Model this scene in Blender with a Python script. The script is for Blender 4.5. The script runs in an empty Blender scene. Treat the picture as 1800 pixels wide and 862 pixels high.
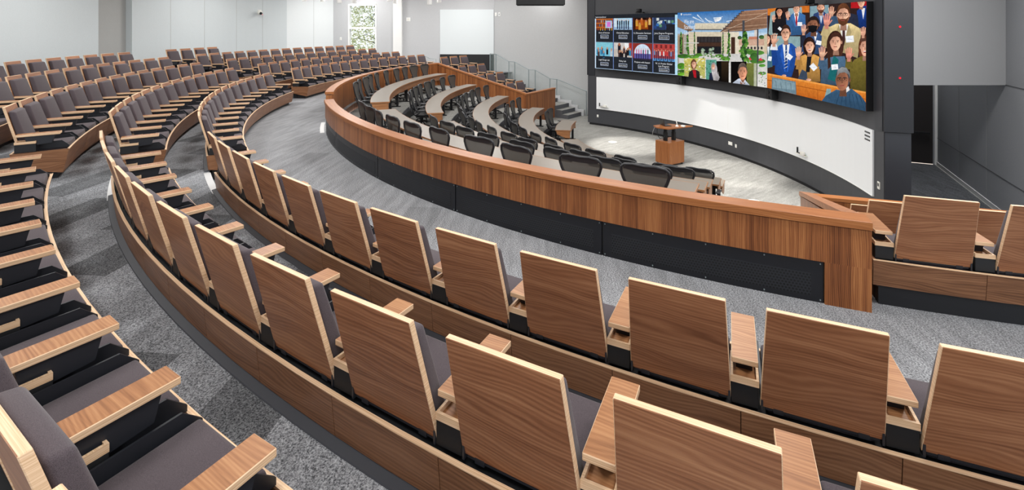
import bpy, bmesh, math, random
from math import sin, cos, radians as rad, degrees, pi, sqrt, atan2, hypot
from mathutils import Vector, Matrix
random.seed(7)
SC = bpy.context.scene
COL = SC.collection

# ------------------------------------------------------------------ materials
def s2l(c):
    out = []
    for v in c:
        v = v / 255.0
        out.append(v / 12.92 if v <= 0.04045 else ((v + 0.055) / 1.055) ** 2.4)
    return tuple(out) + (1.0,)

def new_mat(name):
    m = bpy.data.materials.new(name); m.use_nodes = True
    nt = m.node_tree
    return m, nt, nt.nodes['Principled BSDF']

def N(nt, kind, **kw):
    n = nt.nodes.new(kind)
    for k, v in kw.items():
        if hasattr(n, k): setattr(n, k, v)
        else: n.inputs[k].default_value = v
    return n

def plain(name, rgb, rough=0.5, metal=0.0, spec=0.5, noise=0.0, nscale=40):
    m, nt, b = new_mat(name)
    b.inputs['Base Color'].default_value = s2l(rgb)
    b.inputs['Roughness'].default_value = rough
    b.inputs['Metallic'].default_value = metal
    b.inputs['Specular IOR Level'].default_value = spec
    if noise > 0:
        tc = N(nt, 'ShaderNodeTexCoord')
        nz = N(nt, 'ShaderNodeTexNoise'); nz.inputs['Scale'].default_value = nscale; nz.inputs['Detail'].default_value = 4
        nt.links.new(tc.outputs['Object'], nz.inputs['Vector'])
        mr = N(nt, 'ShaderNodeMapRange'); mr.inputs['To Min'].default_value = 1 - noise; mr.inputs['To Max'].default_value = 1 + noise
        mr.inputs['From Min'].default_value = .25; mr.inputs['From Max'].default_value = .75
        nt.links.new(nz.outputs['Fac'], mr.inputs['Value'])
        mx = N(nt, 'ShaderNodeMix', data_type='RGBA', blend_type='MULTIPLY'); mx.inputs[0].default_value = 1
        mx.inputs[6].default_value = s2l(rgb)
        nt.links.new(mr.outputs['Result'], mx.inputs[7]); nt.links.new(mx.outputs[2], b.inputs['Base Color'])
    return m

def wood(name, dark, mid, light, rough=0.38, along=0.55, across=7.0, bands=None, warp=3.2):
    """veneer: UV x runs along the grain, UV y across it (both in metres)"""
    m, nt, b = new_mat(name); L = nt.links.new
    uv = N(nt, 'ShaderNodeUVMap')
    oi = N(nt, 'ShaderNodeObjectInfo')
    cb = N(nt, 'ShaderNodeCombineXYZ')
    m1 = N(nt, 'ShaderNodeMath', operation='MULTIPLY'); m1.inputs[1].default_value = 61.0; L(oi.outputs['Random'], m1.inputs[0])
    m2 = N(nt, 'ShaderNodeMath', operation='MULTIPLY'); m2.inputs[1].default_value = 173.0; L(oi.outputs['Random'], m2.inputs[0])
    L(m1.outputs[0], cb.inputs[0]); L(m2.outputs[0], cb.inputs[1])
    ad = N(nt, 'ShaderNodeVectorMath', operation='ADD'); L(uv.outputs['UV'], ad.inputs[0]); L(cb.outputs[0], ad.inputs[1])
    # slow wander that bends the grain into cathedrals
    wv = N(nt, 'ShaderNodeVectorMath', operation='MULTIPLY'); wv.inputs[1].default_value = (1.1, 3.6, 1); L(ad.outputs[0], wv.inputs[0])
    wn = N(nt, 'ShaderNodeTexNoise'); wn.inputs['Scale'].default_value = 1.0; wn.inputs['Detail'].default_value = 1.5
    L(wv.outputs[0], wn.inputs['Vector'])
    st = N(nt, 'ShaderNodeVectorMath', operation='MULTIPLY'); st.inputs[1].default_value = (along, across, 1); L(ad.outputs[0], st.inputs[0])
    wm = N(nt, 'ShaderNodeVectorMath', operation='MULTIPLY_ADD'); wm.inputs[1].default_value = (0.0, warp, 0.0)
    L(wn.outputs['Color'], wm.inputs[0]); L(st.outputs[0], wm.inputs[2])
    n1 = N(nt, 'ShaderNodeTexNoise'); n1.inputs['Scale'].default_value = 1.6; n1.inputs['Detail'].default_value = 5; n1.inputs['Roughness'].default_value = .62
    L(wm.outputs[0], n1.inputs['Vector'])
    wave = N(nt, 'ShaderNodeTexWave', wave_type='BANDS', bands_direction='Y'); wave.inputs['Scale'].default_value = 1.15
    wave.inputs['Distortion'].default_value = 2.5; wave.inputs['Detail'].default_value = 3; wave.inputs['Detail Scale'].default_value = 1.4
    L(wm.outputs[0], wave.inputs['Vector'])
    mixf = N(nt, 'ShaderNodeMix', data_type='FLOAT'); mixf.inputs[0].default_value = .16
    L(n1.outputs['Fac'], mixf.inputs[2]); L(wave.outputs['Fac'], mixf.inputs[3])
    # fine fibre
    fs = N(nt, 'ShaderNodeVectorMath', operation='MULTIPLY'); fs.inputs[1].default_value = (5, 190, 1); L(ad.outputs[0], fs.inputs[0])
    fn = N(nt, 'ShaderNodeTexNoise'); fn.inputs['Scale'].default_value = 1.0; fn.inputs['Detail'].default_value = 3
    L(fs.outputs[0], fn.inputs['Vector'])
    ad2 = N(nt, 'ShaderNodeMath', operation='MULTIPLY_ADD'); ad2.inputs[1].default_value = .34; L(fn.outputs['Fac'], ad2.inputs[0])
    sb = N(nt, 'ShaderNodeMath', operation='SUBTRACT'); sb.inputs[1].default_value = .17; L(mixf.outputs[0], sb.inputs[0]); L(sb.outputs[0], ad2.inputs[2])
    val = ad2.outputs[0]
    if bands:                                     # leaf-to-leaf tone of book-matched veneer
        sp = N(nt, 'ShaderNodeSeparateXYZ'); L(uv.outputs['UV'], sp.inputs[0])
        dv = N(nt, 'ShaderNodeMath', operation='DIVIDE'); dv.inputs[1].default_value = bands; L(sp.outputs[1], dv.inputs[0])
        fl = N(nt, 'ShaderNodeMath', operation='FLOOR'); L(dv.outputs[0], fl.inputs[0])
        wnz = N(nt, 'ShaderNodeTexWhiteNoise', noise_dimensions='1D'); L(fl.outputs[0], wnz.inputs['W'])
        mr = N(nt, 'ShaderNodeMath', operation='MULTIPLY_ADD'); mr.inputs[1].default_value = .27; L(wnz.outputs['Value'], mr.inputs[0])
        s3 = N(nt, 'ShaderNodeMath', operation='SUBTRACT'); s3.inputs[1].default_value = .135; L(val, s3.inputs[0]); L(s3.outputs[0], mr.inputs[2])
        val = mr.outputs[0]
    else:
        mr = N(nt, 'ShaderNodeMath', operation='MULTIPLY_ADD'); mr.inputs[1].default_value = .12; L(oi.outputs['Random'], mr.inputs[0])
        s3 = N(nt, 'ShaderNodeMath', operation='SUBTRACT'); s3.inputs[1].default_value = .06; L(val, s3.inputs[0]); L(s3.outputs[0], mr.inputs[2])
        val = mr.outputs[0]
    rp = N(nt, 'ShaderNodeValToRGB'); e = rp.color_ramp.elements
    e[0].position = .26; e[0].color = s2l(dark); e[1].position = .78; e[1].color = s2l(light)
    k = e.new(.5); k.color = s2l(mid)
    L(val, rp.inputs['Fac']); L(rp.outputs['Color'], b.inputs['Base Color'])
    b.inputs['Roughness'].default_value = rough
    b.inputs['Specular IOR Level'].default_value = .35
    return m

def ply(name, a, c):
    m, nt, b = new_mat(name); L = nt.links.new
    tc = N(nt, 'ShaderNodeUVMap')
    mp = N(nt, 'ShaderNodeVectorMath', operation='MULTIPLY'); mp.inputs[1].default_value = (2, 190, 1); L(tc.outputs['UV'], mp.inputs[0])
    nz = N(nt, 'ShaderNodeTexNoise'); nz.inputs['Scale'].default_value = 1; nz.inputs['Detail'].default_value = 2; L(mp.outputs[0], nz.inputs['Vector'])
    rp = N(nt, 'ShaderNodeValToRGB'); e = rp.color_ramp.elements
    e[0].position = .32; e[0].color = s2l(a); e[1].position = .6; e[1].color = s2l(c)
    L(nz.outputs['Fac'], rp.inputs['Fac']); L(rp.outputs['Color'], b.inputs['Base Color'])
    b.inputs['Roughness'].default_value = .45; b.inputs['Specular IOR Level'].default_value = .3
    return m

def fabric(name, a, c, scale=420):
    m, nt, b = new_mat(name); L = nt.links.new
    tc = N(nt, 'ShaderNodeTexCoord')
    nz = N(nt, 'ShaderNodeTexNoise'); nz.inputs['Scale'].default_value = scale; nz.inputs['Detail'].default_value = 2; L(tc.outputs['Object'], nz.inputs['Vector'])
    rp = N(nt, 'ShaderNodeValToRGB'); e = rp.color_ramp.elements
    e[0].position = .35; e[0].color = s2l(a); e[1].position = .65; e[1].color = s2l(c)
    L(nz.outputs['Fac'], rp.inputs['Fac']); L(rp.outputs['Color'], b.inputs['Base Color'])
    b.inputs['Roughness'].default_value = .95; b.inputs['Specular IOR Level'].default_value = .1
    b.inputs['Sheen Weight'].default_value = .15
    return m

def carpet(name, dark, light, tile=0.5, ang=20, tilevar=.45, dark_share=.1, speck=75):
    m, nt, b = new_mat(name); L = nt.links.new
    ge = N(nt, 'ShaderNodeNewGeometry')
    mp = N(nt, 'ShaderNodeMapping'); mp.inputs['Rotation'].default_value = (0, 0, rad(ang)); L(ge.outputs['Position'], mp.inputs['Vector'])
    n1 = N(nt, 'ShaderNodeTexNoise'); n1.inputs['Scale'].default_value = speck; n1.inputs['Detail'].default_value = 3; n1.inputs['Roughness'].default_value = .75
    L(mp.outputs[0], n1.inputs['Vector'])
    rp = N(nt, 'ShaderNodeValToRGB'); e = rp.color_ramp.elements
    e[0].position = .36; e[0].color = s2l(dark); e[1].position = .66; e[1].color = s2l(light)
    L(n1.outputs['Fac'], rp.inputs['Fac'])
    # streaky yarn clouds
    n2 = N(nt, 'ShaderNodeTexNoise'); n2.inputs['Scale'].default_value = 1.0; n2.inputs['Detail'].default_value = 4
    st = N(nt, 'ShaderNodeVectorMath', operation='MULTIPLY'); st.inputs[1].default_value = (1.4, 9.0, 2.0); L(mp.outputs[0], st.inputs[0]); L(st.outputs[0], n2.inputs['Vector'])
    mr = N(nt, 'ShaderNodeMapRange'); mr.inputs['From Min'].default_value = .3; mr.inputs['From Max'].default_value = .7
    mr.inputs['To Min'].default_value = .82; mr.inputs['To Max'].default_value = 1.15; L(n2.outputs['Fac'], mr.inputs['Value'])
    # planks laid at random tone
    tv = N(nt, 'ShaderNodeVectorMath', operation='MULTIPLY'); tv.inputs[1].default_value = (1 / (tile * 1.9), 1 / tile, .0001); L(mp.outputs[0], tv.inputs[0])
    fl = N(nt, 'ShaderNodeVectorMath', operation='FLOOR'); L(tv.outputs[0], fl.inputs[0])
    wn = N(nt, 'ShaderNodeTexWhiteNoise', noise_dimensions='2D'); L(fl.outputs[0], wn.inputs['Vector'])
    tr = N(nt, 'ShaderNodeValToRGB'); t = tr.color_ramp.elements; tr.color_ramp.interpolation = 'CONSTANT'
    t[0].position = 0; t[0].color = (1 - tilevar,) * 3 + (1,); t[1].position = dark_share; t[1].color = (1, 1, 1, 1)
    x = t.new(.88); x.color = (1 + tilevar * .45,) * 3 + (1,)
    L(wn.outputs['Value'], tr.inputs['Fac'])
    ma = N(nt, 'ShaderNodeMix', data_type='RGBA', blend_type='MULTIPLY'); ma.inputs[0].default_value = 1
    L(rp.outputs['Color'], ma.inputs[6]); L(tr.outputs['Color'], ma.inputs[7])
    mb = N(nt, 'ShaderNodeMix', data_type='RGBA', blend_type='MULTIPLY'); mb.inputs[0].default_value = 1
    L(ma.outputs[2], mb.inputs[6]); L(mr.outputs['Result'], mb.inputs[7])
    L(mb.outputs[2], b.inputs['Base Color'])
    b.inputs['Roughness'].default_value = 1; b.inputs['Specular IOR Level'].default_value = .05
    bp = N(nt, 'ShaderNodeBump'); bp.inputs['Strength'].default_value = .35; bp.inputs['Distance'].default_value = .01
    L(n1.outputs['Fac'], bp.inputs['Height']); L(bp.outputs['Normal'], b.inputs['Normal'])
    return m

def weave_wall(name, rgb, amp=.05):
    m, nt, b = new_mat(name); L = nt.links.new
    ge = N(nt, 'ShaderNodeNewGeometry')
    st = N(nt, 'ShaderNodeVectorMath', operation='MULTIPLY'); st.inputs[1].default_value = (30, 30, 60); L(ge.outputs['Position'], st.inputs[0])
    nz = N(nt, 'ShaderNodeTexNoise'); nz.inputs['Scale'].default_value = 1; nz.inputs['Detail'].default_value = 3; L(st.outputs[0], nz.inputs['Vector'])
    mr = N(nt, 'ShaderNodeMapRange'); mr.inputs['From Min'].default_value = .3; mr.inputs['From Max'].default_value = .7
    mr.inputs['To Min'].default_value = 1 - amp; mr.inputs['To Max'].default_value = 1 + amp; L(nz.outputs['Fac'], mr.inputs['Value'])
    mx = N(nt, 'ShaderNodeMix', data_type='RGBA', blend_type='MULTIPLY'); mx.inputs[0].default_value = 1
    mx.inputs[6].default_value = s2l(rgb); L(mr.outputs['Result'], mx.inputs[7]); L(mx.outputs[2], b.inputs['Base Color'])
    b.inputs['Roughness'].default_value = .9; b.inputs['Specular IOR Level'].default_value = .1
    return m

def perforated(name, rgb, hole, pitch=.021):
    m, nt, b = new_mat(name); L = nt.links.new
    uv = N(nt, 'ShaderNodeUVMap')
    sp = N(nt, 'ShaderNodeSeparateXYZ'); L(uv.outputs['UV'], sp.inputs[0])
    def mth(op, a, bb=None, c=None):
        n = N(nt, 'ShaderNodeMath', operation=op)
        for i, v in enumerate((a, bb, c)):
            if v is None: continue
            if isinstance(v, (int, float)): n.inputs[i].default_value = v
            else: L(v, n.inputs[i])
        return n.outputs[0]
    row = mth('FLOOR', mth('DIVIDE', sp.outputs[1], pitch * .9))
    off = mth('MULTIPLY', mth('MODULO', row, 2.0), .5)
    fx = mth('SUBTRACT', mth('FRACT', mth('ADD', mth('DIVIDE', sp.outputs[0], pitch), off)), .5)
    fy = mth('SUBTRACT', mth('FRACT', mth('DIVIDE', sp.outputs[1], pitch * .9)), .5)
    d = mth('ADD', mth('MULTIPLY', fx, fx), mth('MULTIPLY', fy, fy))
    h = mth('LESS_THAN', d, .11)
    mx = N(nt, 'ShaderNodeMix', data_type='RGBA'); mx.inputs[6].default_value = s2l(rgb); mx.inputs[7].default_value = s2l(hole)
    L(h, mx.inputs[0]); L(mx.outputs[2], b.inputs['Base Color'])
    b.inputs['Roughness'].default_value = .5
    return m

def netting(name, rgb, alpha, scale=1.0):
    m, nt, b = new_mat(name); L = nt.links.new
    uv = N(nt, 'ShaderNodeTexCoord')
    wv = N(nt, 'ShaderNodeTexWave', wave_type='BANDS', bands_direction='X'); wv.inputs['Scale'].default_value = 22 * scale; wv.inputs['Distortion'].default_value = .0
    L(uv.outputs['Object'], wv.inputs['Vector'])
    b.inputs['Base Color'].default_value = s2l(rgb); b.inputs['Roughness'].default_value = .6
    mr = N(nt, 'ShaderNodeMapRange'); mr.inputs['To Min'].default_value = alpha - .07; mr.inputs['To Max'].default_value = min(1, alpha + .07)
    L(wv.outputs['Fac'], mr.inputs['Value']); L(mr.outputs['Result'], b.inputs['Alpha'])
    return m

def glow(name, rgb, strength):
    m, nt, b = new_mat(name)
    nt.nodes.remove(b)
    e = N(nt, 'ShaderNodeEmission'); e.inputs[0].default_value = s2l(rgb); e.inputs[1].default_value = strength
    nt.links.new(e.outputs[0], nt.nodes['Material Output'].inputs['Surface'])
    return m

def picture_mat(name, strength):
    m, nt, b = new_mat(name)
    nt.nodes.remove(b)
    at = N(nt, 'ShaderNodeAttribute', attribute_name='Col')
    e = N(nt, 'ShaderNodeEmission'); e.inputs[1].default_value = strength
    tc = N(nt, 'ShaderNodeTexCoord'); nz = N(nt, 'ShaderNodeTexNoise'); nz.inputs['Scale'].default_value = 9; nz.inputs['Detail'].default_value = 9; nz.inputs['Roughness'].default_value = .75
    nt.links.new(tc.outputs['Object'], nz.inputs['Vector'])
    mr = N(nt, 'ShaderNodeMapRange'); mr.inputs['From Min'].default_value = .3; mr.inputs['From Max'].default_value = .7; mr.inputs['To Min'].default_value = .74; mr.inputs['To Max'].default_value = 1.22
    nt.links.new(nz.outputs['Fac'], mr.inputs['Value'])
    mx = N(nt, 'ShaderNodeMix', data_type='RGBA', blend_type='MULTIPLY'); mx.inputs[0].default_value = 1
    nt.links.new(at.outputs['Color'], mx.inputs[6]); nt.links.new(mr.outputs['Result'], mx.inputs[7]); nt.links.new(mx.outputs[2], e.inputs[0])
    nt.links.new(e.outputs[0], nt.nodes['Material Output'].inputs['Surface'])
    return m

def glassy(name, rgb, alpha=.16, rough=.03):
    m, nt, b = new_mat(name); L = nt.links.new
    b.inputs['Base Color'].default_value = s2l(rgb); b.inputs['Roughness'].default_value = rough
    b.inputs['Alpha'].default_value = alpha; b.inputs['Specular IOR Level'].default_value = .15
    return m

def backwall_speaker(name): return perforated(name, (27, 29, 35), (19, 20, 25), .02)

M = {}
M['walnut'] = wood('walnut_veneer', (120, 75, 49), (152, 101, 70), (182, 131, 94), along=.7, across=12)
M['walnut_arm'] = wood('walnut_armrest', (132, 86, 54), (160, 110, 72), (184, 136, 94), along=.9, across=14)
M['walnut_wall'] = wood('walnut_wall_veneer', (100, 57, 32), (143, 87, 50), (178, 119, 72), along=.4, across=17, bands=.085, warp=1.3)
M['walnut_cap'] = wood('walnut_cap', (134, 80, 44), (160, 100, 57), (184, 124, 76), along=.4, across=14)
M['walnut_base'] = wood('walnut_base_panel', (100, 66, 44), (136, 94, 66), (164, 120, 88), along=.6, across=13)
M['ply'] = ply('plywood_edge', (206, 165, 125), (236, 203, 168))
M['fabric'] = fabric('mauve_grey_fabric', (72, 64, 68), (92, 83, 87))
M['steel'] = plain('black_steel', (36, 38, 44), .42, 0.0, .5)
M['black'] = plain('matt_black', (22, 23, 26), .6)
M['skirting'] = plain('grey_skirting', (56, 58, 64), .5)
M['plinth'] = plain('black_plinth', (28, 29, 33), .55)
M['grille'] = perforated('perforated_black_steel', (33, 36, 42), (3, 3, 4), .03)
M['panelblack'] = plain('black_sheet_steel', (22, 24, 30), .4, 0, .5)
M['carpet'] = carpet('carpet_tile', (83, 84, 87), (181, 182, 185), .5, 24, .17)
M['carpet_rows'] = carpet('carpet_rows', (54, 56, 60), (182, 184, 188), .5, 24, .45, .2, 105)
M['carpet_stage'] = carpet('carpet_stage', (98, 98, 96), (184, 183, 178), .5, 70, .07)
M['carpet_dark'] = carpet('carpet_dark', (38, 40, 44), (98, 100, 104), .5, 24, .1)
M['riser'] = plain('riser_carpet', (92, 93, 97), .95, 0, .1, .25, 30)
M['nosing'] = plain('nosing_strip', (205, 205, 205), .7)
M['wallpanel'] = weave_wall('acoustic_panel_pale', (204, 210, 212), .03)
M['wallwhite'] = weave_wall('acoustic_panel_white', (226, 230, 231), .02)
M['wallgrey'] = weave_wall('acoustic_panel_grey', (196, 197, 199), .05)
M['wallside'] = weave_wall('side_wall_linen', (186, 187, 188), .07)
M['wallcol'] = weave_wall('column_grey', (172, 172, 170), .03)
M['white'] = plain('white_paint', (240, 240, 238), .5)
M['passage'] = weave_wall('passage_panel', (152, 154, 158), .03)
M['bulkhead'] = weave_wall('bulkhead_paint', (150, 151, 153), .01)
M['charcoal'] = plain('charcoal_paint', (66, 67, 71), .45, 0, .4, .04, 3)
M['charcoal_dark'] = plain('charcoal_dark', (38, 40, 46), .4)
M['speaker'] = backwall_speaker('speaker_cloth')
M['whiteboard'] = plain('whiteboard_gloss', (238, 240, 242), .22, 0, .5)
M['laminate'] = plain('taupe_laminate', (124, 115, 105), .33, 0, .5, .03, 4)
M['chairblack'] = plain('chair_plastic', (34, 35, 39), .42)
M['net'] = netting('chair_netting', (60, 59, 56), .9)
M['netf'] = netting('chair_netting_seat', (56, 55, 54), .95)
M['glass'] = glassy('clear_glass', (205, 225, 222), .06)
M['glassedge'] = glassy('glass_edge', (120, 150, 150), .7, .15)
M['steelgrey'] = plain('brushed_rail', (138, 148, 150), .4, .2)
M['pale_gloss'] = plain('pale_glass_board', (222, 228, 230), .25)
M['ceiling'] = plain('ceiling_white', (225, 225, 223), .9)
M['laptop'] = plain('laptop_dark', (30, 31, 34), .35)
M['cream'] = plain('cream_plastic', (232, 230, 222), .45)
M['cable'] = plain('cable_grey', (170, 172, 172), .5)
M['red_led'] = glow('red_led', (255, 30, 45), 2.2)
M['blue_led'] = glow('blue_led', (90, 140, 255), 1.5)
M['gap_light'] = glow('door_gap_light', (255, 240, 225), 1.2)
M['bark'] = plain('bark', (104, 92, 76), .9, 0, .2, .2, 20)
M['door'] = plain('dark_door', (46, 42, 42), .4, 0, .5)
M['red'] = plain('red_plastic', (190, 50, 44), .4)
M['blue'] = plain('blue_plastic', (52, 82, 160), .4)
M['green'] = plain('green_plastic', (60, 120, 70), .4)
def leafmat():
    m, nt, b = new_mat('tree_leaves'); L = nt.links.new
    ge = N(nt, 'ShaderNodeNewGeometry'); wn = N(nt, 'ShaderNodeTexNoise'); wn.inputs['Scale'].default_value = 1.6
    L(ge.outputs['Position'], wn.inputs['Vector'])
    rp = N(nt, 'ShaderNodeValToRGB'); e = rp.color_ramp.elements
    e[0].position = .35; e[0].color = s2l((198, 210, 146)); e[1].position = .66; e[1].color = s2l((242, 234, 190))
    L(wn.outputs['Fac'], rp.inputs['Fac']); L(rp.outputs['Color'], b.inputs['Base Color']); b.inputs['Roughness'].default_value = .7
    b.inputs['Transmission Weight'].default_value = 0
    return m
M['leaf'] = leafmat()

# ------------------------------------------------------------------ mesh helpers
def obj(name, me, mats, parent=None, smooth=False):
    if isinstance(me, bmesh.types.BMesh):
        bm = me; me = bpy.data.meshes.new(name); bm.to_mesh(me); bm.free()
    if not isinstance(mats, (list, tuple)): mats = [mats]
    for m in mats: me.materials.append(m)
    o = bpy.data.objects.new(name, me); COL.objects.link(o)
    if parent is not None: o.parent = parent
    if smooth:
        for p in me.polygons: p.use_smooth = True
    return o

def tag(o, label=None, cat=None, group=None, kind=None):
    if label: o['label'] = label
    if cat: o['category'] = cat
    if group: o['group'] = group
    if kind: o['kind'] = kind
    return o

def thing(name, label, cat, loc=(0, 0, 0), rz=0, group=None):
    o = bpy.data.objects.new(name, None); COL.objects.link(o)
    o.location = loc; o.rotation_euler = (0, 0, rz); o.empty_display_size = .1
    return tag(o, label, cat, group)

def struct(o):
    o['kind'] = 'structure'; return o

def dup(root, loc, rz, label=None, group=None):
    r = root.copy(); COL.objects.link(r); r.location = loc; r.rotation_euler = (0, 0, rz)
    if label: r['label'] = label
    if group: r['group'] = group
    for ch in list(root.children):
        c = ch.copy(); COL.objects.link(c); c.parent = r
        for g in list(ch.children):
            d = g.copy(); COL.objects.link(d); d.parent = c
    return r

def hexa(bm, p, bevel=0.0, seg=1):
    """p: 8 corners, bottom ring (4) then top ring (4), both counter-clockwise from above"""
    v = [bm.verts.new(q) for q in p]
    fs = [bm.faces.new([v[i] for i in f]) for f in ((3, 2, 1, 0), (4, 5, 6, 7), (0, 1, 5, 4), (1, 2, 6, 5), (2, 3, 7, 6), (3, 0, 4, 7))]
    if bevel > 0:
        es = list({e for f in fs for e in f.edges})
        bmesh.ops.bevel(bm, geom=es, offset=bevel, segments=seg, profile=.5, affect='EDGES')
    return v

def box(bm, lo, hi, bevel=0.0, seg=1):
    x0, y0, z0 = lo; x1, y1, z1 = hi
    return hexa(bm, [(x0, y0, z0), (x1, y0, z0), (x1, y1, z0), (x0, y1, z0), (x0, y0, z1), (x1, y0, z1), (x1, y1, z1), (x0, y1, z1)], bevel, seg)

def obox(bm, c, size, rz=0, bevel=0, seg=1):
    """box centred at c (bottom z) with rotation about z"""
    sx, sy, sz = size[0] / 2, size[1] / 2, size[2]
    p = []
    for z in (0, sz):
        for x, y in ((-sx, -sy), (sx, -sy), (sx, sy), (-sx, sy)):
            p.append((c[0] + x * cos(rz) - y * sin(rz), c[1] + x * sin(rz) + y * cos(rz), c[2] + z))
    return hexa(bm, p, bevel, seg)

def prism(bm, poly, axis, a, b):
    """extrude a 2-D polygon along axis (0,1,2) from a to b"""
    def mk(u, v, w):
        if axis == 0: return (w, u, v)
        if axis == 1: return (u, w, v)
        return (u, v, w)
    A = [bm.verts.new(mk(u, v, a)) for u, v in poly]; B = [bm.verts.new(mk(u, v, b)) for u, v in poly]
    n = len(poly); fs = [bm.faces.new(A), bm.faces.new(B)]
    for i in range(n): fs.append(bm.faces.new((A[i], A[(i + 1) % n], B[(i + 1) % n], B[i])))
    bmesh.ops.recalc_face_normals(bm, faces=fs)

def tube(bm, pts, r, n=8, closed=False, flat=1.0):
    pts = [Vector(p) for p in pts]; k = len(pts); rings = []
    rr = r if isinstance(r, (list, tuple)) else [r] * k
    prev = None
    for i, p in enumerate(pts):
        if closed: t = pts[(i + 1) % k] - pts[i - 1]
        else: t = pts[min(i + 1, k - 1)] - pts[max(i - 1, 0)]
        t.normalize()
        up = Vector((0, 0, 1)) if abs(t.z) < .9 else Vector((0, 1, 0))
        if prev is not None:
            up = prev
        x = t.cross(up)
        if x.length < 1e-5: x = t.cross(Vector((1, 0, 0)))
        x.normalize(); y = x.cross(t).normalized(); prev = y
        rings.append([bm.verts.new(p + x * cos(2 * pi * j / n) * rr[i] + y * sin(2 * pi * j / n) * rr[i] * flat) for j in range(n)])
    m = k if closed else k - 1
    for i in range(m):
        a, b = rings[i], rings[(i + 1) % k]
        for j in range(n): bm.faces.new((a[j], a[(j + 1) % n], b[(j + 1) % n], b[j]))
    if not closed:
        bm.faces.new(rings[0][::-1]); bm.faces.new(rings[-1])

def lathe(bm, prof, n=16, c=(0, 0, 0)):
    rings = []
    for r, z in prof:
        rings.append([bm.verts.new((c[0] + r * cos(2 * pi * j / n), c[1] + r * sin(2 * pi * j / n), c[2] + z)) for j in range(n)])
    for a, b in zip(rings, rings[1:]):
        for j in range(n): bm.faces.new((a[j], a[(j + 1) % n], b[(j + 1) % n], b[j]))
    bm.faces.new(rings[0][::-1]); bm.faces.new(rings[-1])

def sweep(bm, prof, f0, f1, n, swap=False, uoff=0.0, voff=0.0):
    """closed (r, z) profile swept about the room's centre from angle f0 to f1 (degrees from the rear axis); writes UVs in metres"""
    uvl = bm.loops.layers.uv.get('UVMap') or bm.loops.layers.uv.new('UVMap')
    k = len(prof); per = [0]
    for i in range(k):
        a, b = prof[i], prof[(i + 1) % k]; per.append(per[-1] + hypot(a[0] - b[0], a[1] - b[1]))
    Rm = sum(p[0] for p in prof) / k
    rings = []
    for s in range(n + 1):
        f = rad(f0 + (f1 - f0) * s / n)
        rings.append([bm.verts.new((r * sin(f), -r * cos(f), z)) for r, z in prof])
    def put(face, uvs):
        for l, (u, v) in zip(face.loops, uvs): l[uvl].uv = (v + voff, u + uoff) if swap else (u + uoff, v + voff)
    fs = []
    for s in range(n):
        u0 = rad(f0 + (f1 - f0) * s / n) * Rm; u1 = rad(f0 + (f1 - f0) * (s + 1) / n) * Rm
        for i in range(k):
            j = (i + 1) % k
            try: f = bm.faces.new((rings[s][i], rings[s][j], rings[s + 1][j], rings[s + 1][i]))
            except ValueError: continue
            put(f, ((u0, per[i]), (u0, per[i + 1]), (u1, per[i + 1]), (u1, per[i]))); fs.append(f)
    for rg in (rings[0], rings[-1]):
        f = bm.faces.new(rg); fs.append(f)
        put(f, [(p[0], p[1]) for p in prof])
    bmesh.ops.recalc_face_normals(bm, faces=fs)
    return fs

def rect(r0, r1, z0, z1): return [(r0, z0), (r1, z0), (r1, z1), (r0, z1)]

def uvbox(bm, grain=0, off=(0, 0)):
    """box-project UVs, UV x along the grain axis (0 x, 1 y, 2 z)"""
    uvl = bm.loops.layers.uv.get('UVMap') or bm.loops.layers.uv.new('UVMap')
    bm.normal_update()
    for f in bm.faces:
        nn = [abs(c) for c in f.normal]; d = nn.index(max(nn))
        ax = [i for i in (0, 1, 2) if i != d]
        if grain in ax: u, v = grain, [i for i in ax if i != grain][0]
        else: u, v = ax
        for l in f.loops: l[uvl].uv = (l.vert.co[u] + off[0], l.vert.co[v] + off[1])

def pol(R, f, z=0): return Vector((R * sin(rad(f)), -R * cos(rad(f)), z))
ORD = ['first', 'second', 'third', 'fourth', 'fifth', 'sixth', 'seventh', 'eighth', 'ninth', 'tenth', 'eleventh', 'twelfth', 'thirteenth', 'fourteenth', 'fifteenth', 'sixteenth', 'seventeenth', 'eighteenth', 'nineteenth']
# ------------------------------------------------------------------ camera
F_PX = 854.86
cam = bpy.data.cameras.new('camera'); camo = bpy.data.objects.new('camera', cam); COL.objects.link(camo)
camo.location = (13.9882, -13.7995, 2.628)
camo.rotation_euler = (rad(90), 0, rad(70.7))
cam.sensor_width = 36; cam.lens = 36 * F_PX / 1800; cam.shift_y = -(431 - 48.93) / 1800
cam.clip_start = .05; cam.clip_end = 200
SC.camera = camo
VS = SC.view_settings
SC.display_settings.display_device = 'sRGB'
VS.view_transform = 'Standard'; VS.look = 'None'; VS.gamma = 1; VS.use_curve_mapping = False; VS.exposure = 0.0
SC.cycles.use_denoising = True
SC.cycles.max_bounces = 7; SC.cycles.diffuse_bounces = 4; SC.cycles.transparent_max_bounces = 12
SC.cycles.caustics_reflective = False; SC.cycles.caustics_refractive = False

# ------------------------------------------------------------------ layout numbers (metres, z = 0 is the curved walkway)
ROWS = {'A': (16.70, 0.0), 'B': (17.90, .174), 'C': (19.11, .348), 'D': (20.30, .522), 'E': (21.50, .696)}
PITCH = .7425
STAGE_Z = -1.97
TABLES = [(13.03, 12.49, .478), (11.38, 10.89, .047), (9.80, 9.25, -.377), (8.16, 7.61, -.797), (6.79, 6.21, -1.231)]
TFL = [t[2] - .76 for t in TABLES[:4]] + [STAGE_Z]
TEDGE = [12.2, 10.6, 8.98, 7.36]

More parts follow.
